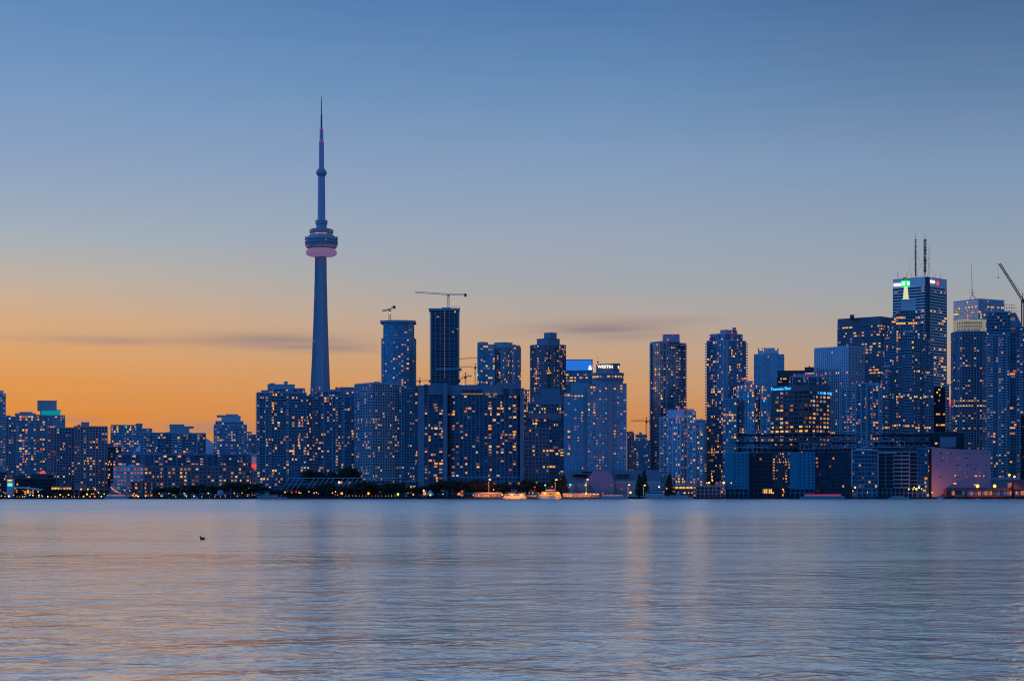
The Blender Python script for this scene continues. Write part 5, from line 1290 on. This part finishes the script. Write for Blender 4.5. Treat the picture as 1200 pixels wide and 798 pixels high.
def hedge():
    me = []; m = MB(); rn = random.Random(6)
    v, f = [], []
    for i in range(5200):
        px_ = rn.choice((rn.uniform(180, 345), rn.uniform(345, 560), rn.uniform(395, 640))); Y = rn.uniform(2018, 2026)
        x = X(px_, Y); h = (1.4 + 1.6 * abs(sin(px_ * .21) * sin(px_ * .07 + 1))) ; z = G + rn.uniform(0, h)
        s = rn.uniform(.3, .7); u = [rn.gauss(0, 1) for _ in range(3)]; w_ = [rn.gauss(0, 1) for _ in range(3)]
        lu = math.sqrt(sum(k * k for k in u)); u = [k / lu * s for k in u]; lw = math.sqrt(sum(k * k for k in w_)); w_ = [k / lw * s for k in w_]
        b = len(v); v += [(x - u[0], Y - u[1], z - u[2]), (x + w_[0], Y + w_[1], z + w_[2]), (x + u[0], Y + u[1], z + u[2]), (x - w_[0], Y - w_[1], z - w_[2])]; f.append((b, b + 1, b + 2, b + 3))
    m.v, m.f, m.m = v, f, [0] * len(f)
    setk(m.build('undergrowth', MATS['leaf']), 'dark bushes and undergrowth along the waterfront park', 'bushes', kind='stuff')
hedge()

# ------------------------------------------------------------------ boats
def boat(lb, xa, xb, Y, decks, hull='boat_white', win='w_dim', wheel=None, funnel=None, mastpx=None, sheer=1.2, name='passenger_ferry', bow=1, cat='ferry', hullh=2.0, deckm='boat_white'):
    a, b2 = X(xa, Y), X(xb, Y); L = b2 - a; og = ((a + b2) / 2, Y, 0); B = max(1.6, L * .11)
    r = root(name, og, lb, cat, 'boats moored along the quay' if cat != 'buoy' else None)
    m = MB(); n = 12; rows_ = []
    for i in range(n + 1):
        t_ = i / n; tt = t_ if bow > 0 else 1 - t_
        w_ = B * (1 - max(0, (tt - .62) / .38) ** 2.2) * (.8 + .2 * min(1, tt * 5)); w_ = max(w_, .06)
        z1 = hullh + sheer * max(0, tt - .5) ** 2 * 3; x = a + L * t_
        xo = x - (bow * .9 if tt > .9 else 0)
        rows_.append([(xo, Y - w_ * .78, -.5), (x, Y - w_, z1), (x, Y + w_, z1), (xo, Y + w_ * .78, -.5)])
    for i in range(n):
        p, q = rows_[i], rows_[i + 1]
        for j in range(4): m.face([p[j], q[j], q[(j + 1) % 4], p[(j + 1) % 4]][::-1])
    m.face(rows_[0]); m.face(rows_[-1][::-1])
    m.build('hull', MATS[hull], r, og)
    z = hullh + .05
    for di, (u0, u1, h) in enumerate(decks):
        x0, x1 = a + L * u0, a + L * u1; w_ = B * (.82 - .1 * di)
        m = MB(); m.box(x0, x1, Y - w_, Y + w_, z, z + .9); m.box(x0 - .4, x1 + .4, Y - w_ - .3, Y + w_ + .3, z + h - .25, z + h)
        k = max(2, int((x1 - x0) / 2.2))
        for i in range(k + 1):
            xx = x0 + (x1 - x0) * i / k
            m.box(max(xx - .14, x0), min(xx + .14, x1), Y - w_, Y + w_, z + .9, z + h - .25)
        m.build('deck_house', MATS[deckm], r, og)
        m = MB(); m.box(x0 + .3, x1 - .3, Y - w_ + .12, Y + w_ - .12, z + .9, z + h - .26); m.build('window_band', MATS[win if di == 0 else ('g_black' if win != 'w_orange' else win)], r, og)
        z += h
    if wheel:
        xx = a + L * wheel; m = MB(); m.prism([(xx - 1.8, Y - 1.6), (xx + 1.8, Y - 1.6), (xx + 1.8, Y + 1.6), (xx - 1.8, Y + 1.6)], z, z + 2.2); m.box(xx - 2.2, xx + 2.2, Y - 2, Y + 2, z + 2.2, z + 2.4); m.build('wheelhouse', MATS[deckm], r, og)
        m = MB(); m.box(xx - 1.5, xx + 1.5, Y - 1.66, Y - 1.61, z + 1.0, z + 1.8); m.build('window', MATS['g_black'], r, og)
    if funnel:
        xx = a + L * funnel; m = MB(); m.tube((xx, Y, z), (xx - .3 * bow, Y, z + 3), .8, .7, 10); m.build('funnel', MATS['slate'], r, og)
    if mastpx:
        xx = a + L * mastpx; m = MB(); m.tube((xx, Y, z), (xx, Y, z + 6), .14, .07, 5); m.tube((xx - 1.2, Y, z + 4), (xx + 1.2, Y, z + 4), .07, n=4); m.build('mast', MATS['steel'], r, og)
    m = MB()
    for i in range(9): m.tube((a + L * (.06 + .085 * i), Y - B * .9, hullh), (a + L * (.06 + .085 * i), Y - B * .9, hullh + 1.0), .05, n=3)
    m.tube((a + L * .06, Y - B * .9, hullh + 1.0), (a + L * .74, Y - B * .9, hullh + 1.0), .05, n=3); m.build('railing', MATS['boat_white'], r, og)
    return r, og, z
r, og, z = boat('white two-deck excursion boat with an orange glowing slide sloping down its stern, by the smokestack', 123, 151, 1990, [(.08, .85, 2.2), (.15, .75, 2.1)], wheel=.3, win='w_pink', name='excursion_boat', cat='boat')
m = MB()
for i in range(8):
    t_ = i / 8; t2 = (i + 1) / 8
    m.tube((X(130 + 12 * t_, 1990), 1988, Z(570.5 + 7 * (1 - (1 - t_) ** 1.7), 1990)), (X(130 + 12 * t2, 1990), 1988, Z(570.5 + 7 * (1 - (1 - t2) ** 1.7), 1990)), .42)
m.build('glowing_slide', MATS['w_orange'], r, og)  # orange slide given a glow of its own, no lamp
m = MB(); m.prism([(X(130, 1990), 1989.2), (X(137, 1990), 1989.2), (X(137, 1990), 1993), (X(130, 1990), 1993)], 5.5, Z(566, 1990)); m.tube((X(133, 1990), 1991, 4), (X(133, 1990), 1991, 12), .9); m.build('upper_cabin', MATS['bluewall'], r, og)
boat('low brown and white tour boat off the pale-columned dark tower', 301, 336, 1975, [(.12, .7, 2.2)], hull='pink', sheer=1.8, name='tour_boat', cat='boat', bow=-1, wheel=.35, win='g_dark')
r, og, z = boat('white ferry with round-ended decks moored right of the tall lamp mast', 589, 618, 1992, [(.05, .95, 2.6), (.12, .86, 2.4)], wheel=.5, funnel=.38, mastpx=.62, win='w_dim', sheer=.3)
boat('broad ferry glowing orange all over, moored before the second lamp mast', 631, 658, 1992, [(.04, .96, 2.8), (.12, .88, 2.6), (.3, .7, 2.2)], wheel=.5, funnel=.34, mastpx=.65, win='w_orange', sheer=.3, deckm='canvas')
boat('low white harbour boat moored before the gabled hall', 702, 736, 1990, [(.1, .8, 2.3)], wheel=.45, mastpx=.6, win='w_dim', name='harbour_boat', cat='boat')
boat('blue-white cruise boat with a high rounded stern right of the conifer pair', 755, 779, 1988, [(.03, .97, 2.6), (.05, .9, 2.6), (.4, .96, 2.3)], win='g_pale', sheer=.2, name='cruise_boat', cat='boat', bow=-1)
boat('long pale yacht with a sweeping bow before the glowing restaurant', 774, 812, 1984, [(.3, .85, 2.1)], win='g_black', sheer=2.2, name='yacht', cat='boat', bow=-1, wheel=.55)
boat('dark blue ferry with red light strips along its deck, below the middle panelled block', 938, 990, 1980, [(.1, .9, 2.3)], hull='bluewall', win='e_redsoft', sheer=.8, cat='ferry', hullh=2.4)
boat('low blue launch moored below the black gridded block', 1042, 1066, 1990, [(.2, .7, 1.6)], hull='bluewall', win='g_black', name='launch', cat='boat', hullh=1.6)
boat('small white motor launch at the left end of the brick block shore', 224, 233, 1992, [(.3, .7, 1.4)], name='launch', cat='boat', hullh=1.2, win='g_black')
boat('small white launch moored before the mauve hall', 1098, 1106, 1992, [(.2, .6, 1.6)], name='launch', cat='boat', hullh=1.4, win='g_black')
def pontoon(lb, a, b2, Y=1984):
    og = (X((a + b2) / 2, Y), Y, 0); r = root('floating_dock', og, lb, 'dock', 'floating docks before the ferries')
    m = MB(); m.box(X(a, Y), X(b2, Y), Y - 1, Y + 1.2, .1, .75); m.build('deck', MATS['rust'], r, og)
    m = MB()
    n = int((b2 - a) / 2.2)
    for i in range(n + 1):
        x = X(a + (b2 - a) * i / n, Y); m.tube((x, Y - .9, .7), (x, Y - .9, 1.7), .07, n=4)
    m.tube((X(a, Y), Y - .9, 1.7), (X(b2, Y), Y - .9, 1.7), .06, n=4); m.build('railing', MATS['canvas'], r, og)
    m = MB()
    for i in range(int((b2 - a) / 4)): m.ball((X(a + 2 + i * 4, Y), Y - 1.2, .35), .55, 8)
    m.build('fender', MATS['black'], r, og)
pontoon('low floating dock in front of the orange-lit dock office', 556, 592)
pontoon('low floating dock between the white and the orange-lit ferries', 616, 634)
pontoon('long low floating dock in front of the waiting shelter', 655, 706)
# quayside boathouse, ticket fence lit by sodium lamps
def dockhouse():
    for (lb, a, b2, yt, Y, k) in (('orange-lit dock office with small windows below the tall lamp mast', 556, 588, 576.8, 2006, 9), ('long low fence-like waiting shelter glowing orange left of the harbour boat', 660, 702, 577.8, 2006, 12), ('low railed landing stage between the two moored ferries', 618, 632, 579, 2006, 4)):
        og = (X((a + b2) / 2, Y), Y, G); r = root('dock_shelter', og, lb, 'shelter')
        m = MB(); m.box(X(a, Y), X(b2, Y), Y, Y + 6, G, Z(yt + 1.6, Y)); m.build('wall', MATS['canvas'], r, og)
        m = MB(); m.prism([(X(a, Y) - 1, Y - 1), (X(b2, Y) + 1, Y - 1), (X(b2, Y) + 1, Y + 7), (X(a, Y) - 1, Y + 7)], Z(yt + 1.6, Y) + .02, Z(yt, Y), 0, [(X(a, Y), Y + 2), (X(b2, Y), Y + 2), (X(b2, Y), Y + 4), (X(a, Y), Y + 4)]); m.build('roof', MATS['pink'], r, og)
        for i in range(k):
            put_window(r, og, (X(a + (i + .5) * (b2 - a) / k, Y), Y), (1, 0), 0, G + 1.5, 1.3, 1.1, random.Random(i + a).choice(['w_orange', 'w_amber', 'g_black', 'w_dim', 'g_black']), off=.08)
dockhouse()
def buoyball():
    Y = 2028; m = MB(); m.ball((X(259, Y), Y, G + 3.8), 4.1, 20); o = m.build('inflated_dome', MATS['bluewall'], None, (X(259, Y), Y, G), smooth=True)
    setk(o, 'small blue ball-shaped dome tent before the long brick block', 'dome')
buoyball()
def tent(lb, px, w_, Y, mat, top=574.5):
    og = (X(px, Y), Y, G); r = root('marquee_tent', og, lb, 'tent'); h = w_ / F * Y / 2; x = og[0]
    m = MB(); m.prism([(x - h, Y - 3), (x + h, Y - 3), (x + h, Y + 3), (x - h, Y + 3)], G + 2.4, Z(top, Y), 0, [(x - h * .3, Y - .4), (x + h * .3, Y - .4), (x + h * .3, Y + .4), (x - h * .3, Y + .4)]); m.build('roof', MATS[mat], r, og)
    m = MB()
    for sx_ in (-1, 1):
        for sy in (-1, 1): m.tube((x + sx_ * h * .9, Y + sy * 2.6, G), (x + sx_ * h * .9, Y + sy * 2.6, G + 2.5), .12, n=4)
    m.build('pole', MATS['steel'], r, og)
tent('pale rounded marquee beside the orange-lit kiosk before the curved slab', 504, 9, 2022, 'pale')
tent('small orange-glowing tent under the trees of the curved slab', 538, 4.5, 2020, 'w_orange', 577)
def kiosk():
    Y = 2021; og = (X(497.5, Y), Y, G); r = root('kiosk', og, 'narrow orange-lit kiosk left of the pale marquee', 'kiosk'); x = og[0]
    m = MB(); m.box(x - 1.9, x + 1.9, Y, Y + 4, G, Z(575, Y)); m.build('wall', MATS['canvas'], r, og)
    m = MB(); m.prism([(x - 2.3, Y - .5), (x + 2.3, Y - .5), (x + 2.3, Y + 4.5), (x - 2.3, Y + 4.5)], Z(575, Y) + .01, Z(573.6, Y), 0, [(x - .3, Y + 1.5), (x + .3, Y + 1.5), (x + .3, Y + 2.5), (x - .3, Y + 2.5)]); m.build('roof', MATS['slate'], r, og)
    put_window(r, og, (x, Y), (1, 0), 0, Z(578, Y), 2.6, 3.4, 'w_orange')
kiosk()
for i, (px_, w_, hh, lb, mt) in enumerate(((1124.5, 9, 2.6, 'yellow shipping container on the quay at the foot of the mauve hall', 'w_yellowbox'), (1003, 3, 2.4, 'small dark site cabin below the white-edged glass block', 'slate'))):
    if mt == 'w_yellowbox': pmat('w_yellowbox', (.65, .38, .04))
    Y = 2008; x = X(px_, Y); h = w_ / F * Y / 2; og = (x, Y, G); r = root('shipping_container' if i == 0 else 'site_cabin', og, lb, 'container' if i == 0 else 'cabin')
    m = MB(); m.box(x - h, x + h, Y, Y + 2.4, G, G + hh)
    for k in range(12): m.box(x - h + .2 + k * h / 6.2, x - h + .35 + k * h / 6.2, Y - .06, Y - .001, G + .2, G + hh - .2)
    m.build('body', MATS[mt], r, og)
    m = MB(); m.box(x + h + .01, x + h + .08, Y + .15, Y + 2.25, G + .15, G + hh - .15); m.build('door', MATS['steel'], r, og)

# ------------------------------------------------------------------ lamps
LAMPC = {'o': 'e_orange', 'y': 'e_yellow', 'w': 'e_white', 'g': 'e_green', 'r': 'e_red', 's': 'e_sodium', 'l': 'e_lime', 'b': 'e_blue'}
HEAD = {}
for k, mt in LAMPC.items():
    m = MB(); m.ball((0, 0, 0), 1.0, 8); me = bpy.data.meshes.new('lamp_head'); me.from_pydata(m.v, [], m.f); me.materials.append(MATS[mt]); me.update(); HEAD[k] = me
m = MB(); m.tube((0, 0, 0), (0, 0, 1), .12, .09, 5); POLE = bpy.data.meshes.new('pole'); POLE.from_pydata(m.v, [], m.f); POLE.materials.append(MATS['steel']); POLE.update()
WORDS = {'o': 'orange', 'y': 'yellow', 'w': 'white', 'g': 'green', 'r': 'red', 's': 'sodium-orange', 'l': 'yellow-green', 'b': 'blue'}
def lamp(px, py, c0, rad, where, Y=2012, light=0, label=None, name='street_lamp', cat='lamp', G=G):
    x = X(px, Y); z = Z(py, Y)
    r = root(name, (x, Y, G), label or f'{WORDS[c0]} lamp {where}', cat, 'lamps along the shore')
    h = bpy.data.objects.new('lamp_head', HEAD[c0]); C.objects.link(h); h.parent = r; h.location = (0, 0, max(z - G, rad)); rad *= .88; h.scale = (rad, rad, rad)
    p = bpy.data.objects.new('pole', POLE); C.objects.link(p); p.parent = r; p.scale = (1, 1, max(z - G, .3))
    if light >= 2000:
        ld = bpy.data.lights.new('lamp_light', 'SPOT'); ld.energy = light * .5; ld.shadow_soft_size = .8; ld.spot_size = radians(150); ld.spot_blend = .5
        ld.color = {'s': (1, .28, .005), 'o': (1, .28, .005), 'y': (1, .5, .12), 'w': (1, .9, .7), 'g': (.1, 1, .3), 'r': (1, .05, .05), 'l': (.8, 1, .2), 'b': (.2, .5, 1)}[c0]
        lo = bpy.data.objects.new('lamp_light', ld); lo.parent = r; C.objects.link(lo)
        if Y < 2000: lo.location = (0, 1.1 * rad + .3, max(z - G, rad)); lo.rotation_euler = (radians(58), 0, 0); ld.spot_size = radians(115)      # shaded dock lamp facing the quay
        elif 1092 < px < 1093: lo.location = (0, 1.1 * rad, 2.0); lo.rotation_euler = (radians(115), 0, radians(-12)); ld.spot_size = radians(110)
        else: lo.location = (0, 0, max(z - G, rad) - 1.1 * rad); lo.rotation_euler = (radians(8), 0, 0); ld.spot_size = radians(115)
A = 'among the promenade lights left of the brick shed'
for px_, py, c0, rd in ((10.5, 583, 'w', 1.1), (26.5, 583, 'l', .6), (28.5, 583, 'y', .6), (35, 580, 'w', .6), (38.5, 580.3, 'w', .7), (44.7, 575.8, 'y', .8), (45.6, 580, 'w', .7), (45.5, 583, 'y', .7), (20, 582.5, 'o', .5), (23, 583, 'o', .5), (50, 583.5, 'o', .6), (56, 582.6, 'w', .8),
                     (64.5, 583, 'y', .7), (70.5, 579.6, 'y', .9), (74, 583, 'o', .6), (80.3, 579.7, 'y', .9), (84, 582.5, 'o', .5), (49, 580.6, 'w', .5), (31, 581, 'b', .5), (4, 576.5, 'o', .5), (1.5, 581, 'o', .7), (6, 581.5, 'o', .6), (16, 580, 'o', .6), (60, 583.3, 'o', .5), (67, 583, 'o', .4), (77, 582.5, 'y', .4)):
    lamp(px_, py, c0, rd, A, 2010 + (px_ * 7 % 5), light=1500 if rd >= .8 else 0)
A = 'before the dark red brick shed with the blue roof block'
for px_, py, c0, rd in ((102, 579, 'y', 1.1), (98, 583, 'y', .9), (87, 583.5, 'o', .6), (92, 583, 'o', .5), (107.3, 578.6, 'o', .7), (109.8, 578.4, 'o', .6), (105.5, 582.6, 'o', .8), (111, 582.5, 'o', .9), (115.4, 577, 'y', .8), (113.5, 575.2, 'r', .6), (118.8, 582.6, 'y', .9), (122, 578.7, 'l', .7)):
    lamp(px_, py, c0, rd, A, 2012, light=1200 if rd >= .9 else 0)
A = 'along the shore before the gridded white block and the long brick block'
for px_, py, c0, rd in ((146, 574, 'y', .6), (152, 575, 'y', .5), (157, 578, 'w', .5), (162, 583, 'w', .9), (158, 582, 'o', .5), (170.5, 581.6, 'y', .5), (186.5, 578, 'o', .7), (189, 581, 'w', .5), (215.8, 577.8, 'w', .6), (218.6, 581.8, 'l', .6), (198, 578, 'y', .5), (244, 577.8, 'w', .7), (274.6, 577.8, 'o', .7), (283.8, 577.6, 'y', .6), (236.4, 583.6, 'o', .6), (245.4, 583, 'r', .4), (251.8, 583, 'o', .5), (258.4, 583, 'o', .5), (264.2, 583, 'o', .4), (270, 582.8, 'r', .4), (253, 580, 'r', .5), (206, 582, 'w', .4), (278, 581, 'l', .5), (290, 581, 'l', .4), (298, 580, 'o', .4)):
    lamp(px_, py, c0, rd, A, 2012)
lamp(227.3, 582.3, 'w', 1.0, '', label='bluish-white lamp beside the small launch before the long brick block', light=900)
A = 'under the trees before the slanting trellis frames'
for px_, py, c0, rd in ((334, 576.6, 'o', 1.0), (342, 577, 'o', .5), (347, 576.2, 'r', .8), (350.5, 577, 'o', .8), (352.5, 577.6, 'y', .6), (362, 576, 'w', .6), (368, 577.5, 'o', .8), (370.8, 576.8, 'w', .6), (373, 578.4, 'o', .5), (389.6, 577.4, 'y', .7), (393.2, 576, 'w', .6), (392.8, 579.4, 'r', .5), (395.6, 579.7, 'o', .5)):
    lamp(px_, py, c0, rd, A, 2013)
lamp(397.5, 565, 'w', 1.3, '', 2016, light=2500, label='bright warm-white lamp standing high before the slanting trellis frames')
lamp(400.5, 578, 'o', 1.5, '', 2012, light=3000, label='bright orange globe lamp low before the slanting trellis frames')
lamp(431.8, 578, 'o', 1.5, '', 2012, light=3000, label='bright orange globe lamp at the foot of the two-faced gridded tower')
A = 'in the low string along the water edge before the gridded tower'
for i, px_ in enumerate((405, 409, 413.5, 417, 421, 425, 429, 436, 440, 443, 447, 452, 455, 459, 463, 476)):
    lamp(px_, 580.8, 'oyrwo'[i % 5] if i % 2 else 'o', .38, A, 2008)
lamp(466.4, 579, 'l', 1.4, '', 2010, light=2500, label='bright yellow-green lamp by the water before the gridded tower')
lamp(484.2, 579.4, 'y', .8, '', 2010, label='small yellow lamp between the gridded tower and the lit kiosk')
lamp(496.6, 574.6, 'w', 1.0, '', 2014, light=1500, label='warm-white lamp above the narrow orange kiosk')
lamp(504.3, 579.8, 'l', 1.2, '', 2009, light=2000, label='green-tinged lamp in front of the pale marquee')
lamp(519, 579, 'w', .5, '', 2010, label='faint white lamp right of the pale marquee'); lamp(541.5, 576.4, 'r', .9, '', 2012, label='red-orange lamp above the glowing tent')
def mastlamp(px, py, Y, lb, en, c0='s', double=False):
    x = X(px, Y); z = Z(py, Y); r = root('lamp_mast', (x, Y, G), lb, 'lamp', 'tall sodium lamp masts at the docks')
    og = (x, Y, G)
    m = MB(); m.tube((x, Y, G), (x, Y, z), .42, .28, 8); m.tube((x, Y, z), (x + 1.1, Y - .8, z + .3), .16, n=5); m.build('pole', MATS['canvas'], r, og)
    h = bpy.data.objects.new('lamp_head', HEAD[c0]); C.objects.link(h); h.parent = r; h.location = (1.3, -1, z - G); h.scale = (.95, .8, .6)
    ld = bpy.data.lights.new('lamp_light', 'SPOT'); ld.energy = en * .6; ld.shadow_soft_size = .6; ld.color = (1, .28, .005)
    lo = bpy.data.objects.new('lamp_light', ld); lo.location = (1.3, -1.2, z - G - .8); lo.parent = r; C.objects.link(lo); ld.spot_size = radians(110); ld.spot_blend = .6; lo.rotation_euler = (radians(-12), 0, 0)
mastlamp(572.8, 562, 2009, 'tall orange-lit lamp mast above the dock office', 26000)
mastlamp(650.6, 562, 2009, 'tall orange-lit lamp mast behind the glowing ferry', 26000)
mastlamp(687, 561.8, 2009, 'tall slender lamp mast with green light at its middle', 9000)
mastlamp(735.8, 568, 2010, 'shorter orange lamp mast right of the gabled hall', 12000)
mastlamp(754, 568.5, 2012, 'orange lamp mast before the conifer pair', 5000)
for px_, py, c0, rd, en, lb in ((588.6, 579.6, 'o', 1.1, 14000, 'orange lamp at the stern of the white ferry'), (638.3, 578.2, 'y', 1.0, 9000, 'yellow lamp at the left end of the glowing ferry'), (654.6, 577.8, 'y', 1.1, 9000, 'yellow lamp at the right end of the glowing ferry'), (687, 578, 's', 1.0, 16000, 'strong sodium lamp at the foot of the slender green-lit mast'),
        (738.8, 577, 's', 1.2, 12000, 'strong sodium lamp at the foot of the shorter orange mast'), (626.6, 570.6, 'r', .9, 0, 'red signal lamp left of the glowing ferry mast'), (647, 570.2, 'r', 1.0, 0, 'red signal lamp just left of the second tall mast'), (639, 568.4, 'w', .9, 0, 'pale greenish-white lamp between the two red signals'),
        (668.4, 567.8, 'g', 1.3, 2500, 'green lamp over the ticket pavilions, the left of two'), (667.3, 570.6, 'r', .9, 0, 'red lamp just below the left green lamp'), (686.4, 568.2, 'g', 1.3, 2500, 'green lamp on the slender mast, the right of two'), (578.4, 573.6, 'o', .8, 0, 'small orange lamp right of the first tall mast'),
        (696.4, 579, 'y', .8, 4000, 'yellow lamp on the waiting shelter, the left of two'), (700.2, 579, 'y', .8, 4000, 'yellow lamp on the waiting shelter, the right of two'), (706.4, 577.8, 'r', .8, 3000, 'reddish lamp over the bow of the low harbour boat'), (728.6, 572.6, 'r', .6, 0, 'small red lamp under the eaves of the gabled hall'),
        (716.3, 568.5, 'r', .5, 0, 'faint red lamp on the chamfered wall'), (772.4, 570.4, 'w', 1.0, 1200, 'warm-white lamp above the cruise boat'), (777.7, 576, 'r', 1.0, 3500, 'reddish lamp at the bow of the cruise boat'), (781.3, 572.3, 'o', .8, 0, 'amber lamp beside the lone conifer'),
        (828.2, 565.8, 'o', 1.0, 2500, 'orange lamp at the foot of the tall dark tower, the left of a close pair'), (831, 565.5, 's', 1.1, 4000, 'brighter right-hand lamp of the close orange pair at the tall dark tower foot'), (834.8, 563, 'y', .9, 0, 'amber lamp just above the close orange pair'), (840, 565.6, 'r', .9, 0, 'red lamp between the orange pair and the panelled block'),
        (848.2, 565.5, 's', 1.3, 5000, 'strong orange lamp at the edge of the left panelled block'), (857, 565.8, 'y', .8, 0, 'dim yellow lamp against the left panelled block'), (795, 577.3, 'o', .9, 1500, 'orange lamp below the restaurant windows, leftmost of four'), (802.2, 577.4, 'y', 1.0, 1500, 'bright yellow lamp below the restaurant windows'), (807, 577.4, 'o', .7, 0, 'orange lamp below the restaurant windows, third of four'), (811, 577.3, 'o', .7, 0, 'orange lamp below the restaurant windows, last of four'),
        (906, 577.5, 'o', 1.0, 1500, 'orange lamp at the foot of the orange-windowed recessed block'), (917.6, 573.4, 'o', 1.1, 1500, 'pinkish orange lamp beside the middle panelled block'), (918.6, 576, 'o', .7, 0, 'small orange lamp below the pinkish one'), (1002, 571, 's', 1.0, 1500, 'red-orange lamp left of the white-edged glass block'), (999.5, 575.2, 'o', .8, 0, 'small orange lamp under the red-orange one'),
        (1016.5, 577, 'y', .5, 0, 'dim wide lamp under the white-edged glass block'), (1065, 573, 'l', 1.0, 1200, 'leftmost yellow-green lamp of the cluster below the black gridded block'), (1070.2, 573, 'l', .9, 0, 'second yellow-green lamp of the cluster below the black gridded block'), (1073.9, 572.8, 'y', 1.4, 2500, 'brightest yellow lamp of the cluster below the black gridded block'), (1077, 571.4, 'w', .9, 0, 'white lamp high in the cluster below the black gridded block'),
        (1071.2, 571, 'w', .7, 0, 'small white lamp high at the left of the cluster'), (1080, 572.8, 'l', .8, 0, 'rightmost yellow-green lamp of the cluster below the black gridded block'), (1092.6, 577, 'o', 1.0, 24000, 'orange lamp at the left foot of the mauve hall'),
        (1145.6, 569.4, 's', 2.0, 7000, 'dazzling sodium lamp before the mauve hall, the left of two'), (1165.6, 569.4, 's', 1.9, 6000, 'dazzling sodium lamp over the red dock shed, the right of two'), (1183, 556.5, 's', 1.2, 5000, 'upper sodium lamp at the loading shed, the left of two'), (1188.8, 558.3, 's', 1.2, 5000, 'upper sodium lamp at the loading shed, the right of two'), (1142.3, 567.8, 'o', .8, 0, 'small orange lamp just left of the dazzling left lamp'), (1191, 577, 'o', .7, 4000, 'orange lamp between the two red dock sheds')):
    dk = 560 < px_ < 705 and py > 576
    lamp(px_, py, c0, rd, '', 1983.5 if dk else 2011, light=en * (.35 if dk else 1), label=lb, G=.75 if dk else G)
for i, px_ in enumerate((561, 570, 580, 600, 611, 624, 661, 670, 680, 692)):
    lamp(px_, 579.6 + (i % 3) * .5, 'o', .42, '', 1983.5, light=9500, label='small orange lamp added on the floating docks to light the boats', G=.75)  # added lamps that brighten the boat sides from the docks

# ------------------------------------------------------------------ the duck
def duck():
    Y = CH * F / (632.0 - HY); x = X(236.8, Y); og = (x, Y, 0)
    r = root('duck', og, 'small dark brown duck floating alone on the calm water', 'bird')
    # continuous lofted body: tail, back, breast, neck, head
    secs = [(-.20, .11, .012, .012), (-.165, .095, .045, .034), (-.10, .075, .085, .078), (-.02, .065, .105, .098), (.06, .065, .10, .095), (.10, .075, .080, .085), (.115, .12, .058, .062), (.105, .16, .048, .052), (.10, .195, .050, .052), (.125, .215, .050, .048), (.155, .22, .036, .034), (.19, .21, .012, .010)]
    m = MB(); n = 12; k = len(secs)
    for i, (sx_, sz_, w_, h_) in enumerate(secs):
        for j in range(n):
            a = 2 * pi * j / n
            if i in (6, 7, 8): m.v.append((x - sx_ + h_ * sin(a) * -.9, Y + w_ * cos(a), sz_ + .4 * h_ * sin(a)))
            else: m.v.append((x - sx_, Y + w_ * cos(a), sz_ + h_ * sin(a)))
    for i in range(k - 1):
        for j in range(n): m.f.append((i * n + j, i * n + (j + 1) % n, (i + 1) * n + (j + 1) % n, (i + 1) * n + j)); m.m.append(0)
    m.f.append(tuple(range(n))); m.m.append(0); m.f.append(tuple((k - 1) * n + j for j in reversed(range(n)))); m.m.append(0)
    o = m.build('body', MATS['feather'], r, og, smooth=True)
    # mirror so that the tail points right, as in the picture
    m = MB(); m.lathe([(.001, .0), (.07, .03), (.088, .075), (.06, .13), (.001, .15)], x + .10, Y - .055, 12); m.v = [(x + (a - x) * 1.25 - .02, b2, c0) for a, b2, c0 in m.v]; m.build('flank', MATS['feather_tan'], r, og, smooth=True)
    m = MB(); m.prism([(x - .25, Y - .012), (x - .20, Y - .018), (x - .20, Y + .018), (x - .25, Y + .012)], .185, .205); m.build('bill', MATS['bill'], r, og)
    for s in (-1, 1):
        m = MB(); m.ball((x - .15, Y + s * .036, .228), .007, 6); m.build('eye', MATS['black'], r, og)
    r.scale = (1.0, 1.15, 1.0); r.rotation_euler = (0, 0, radians(35))
duck()
print('lit windows', NW[0], 'objects', len(bpy.data.objects))
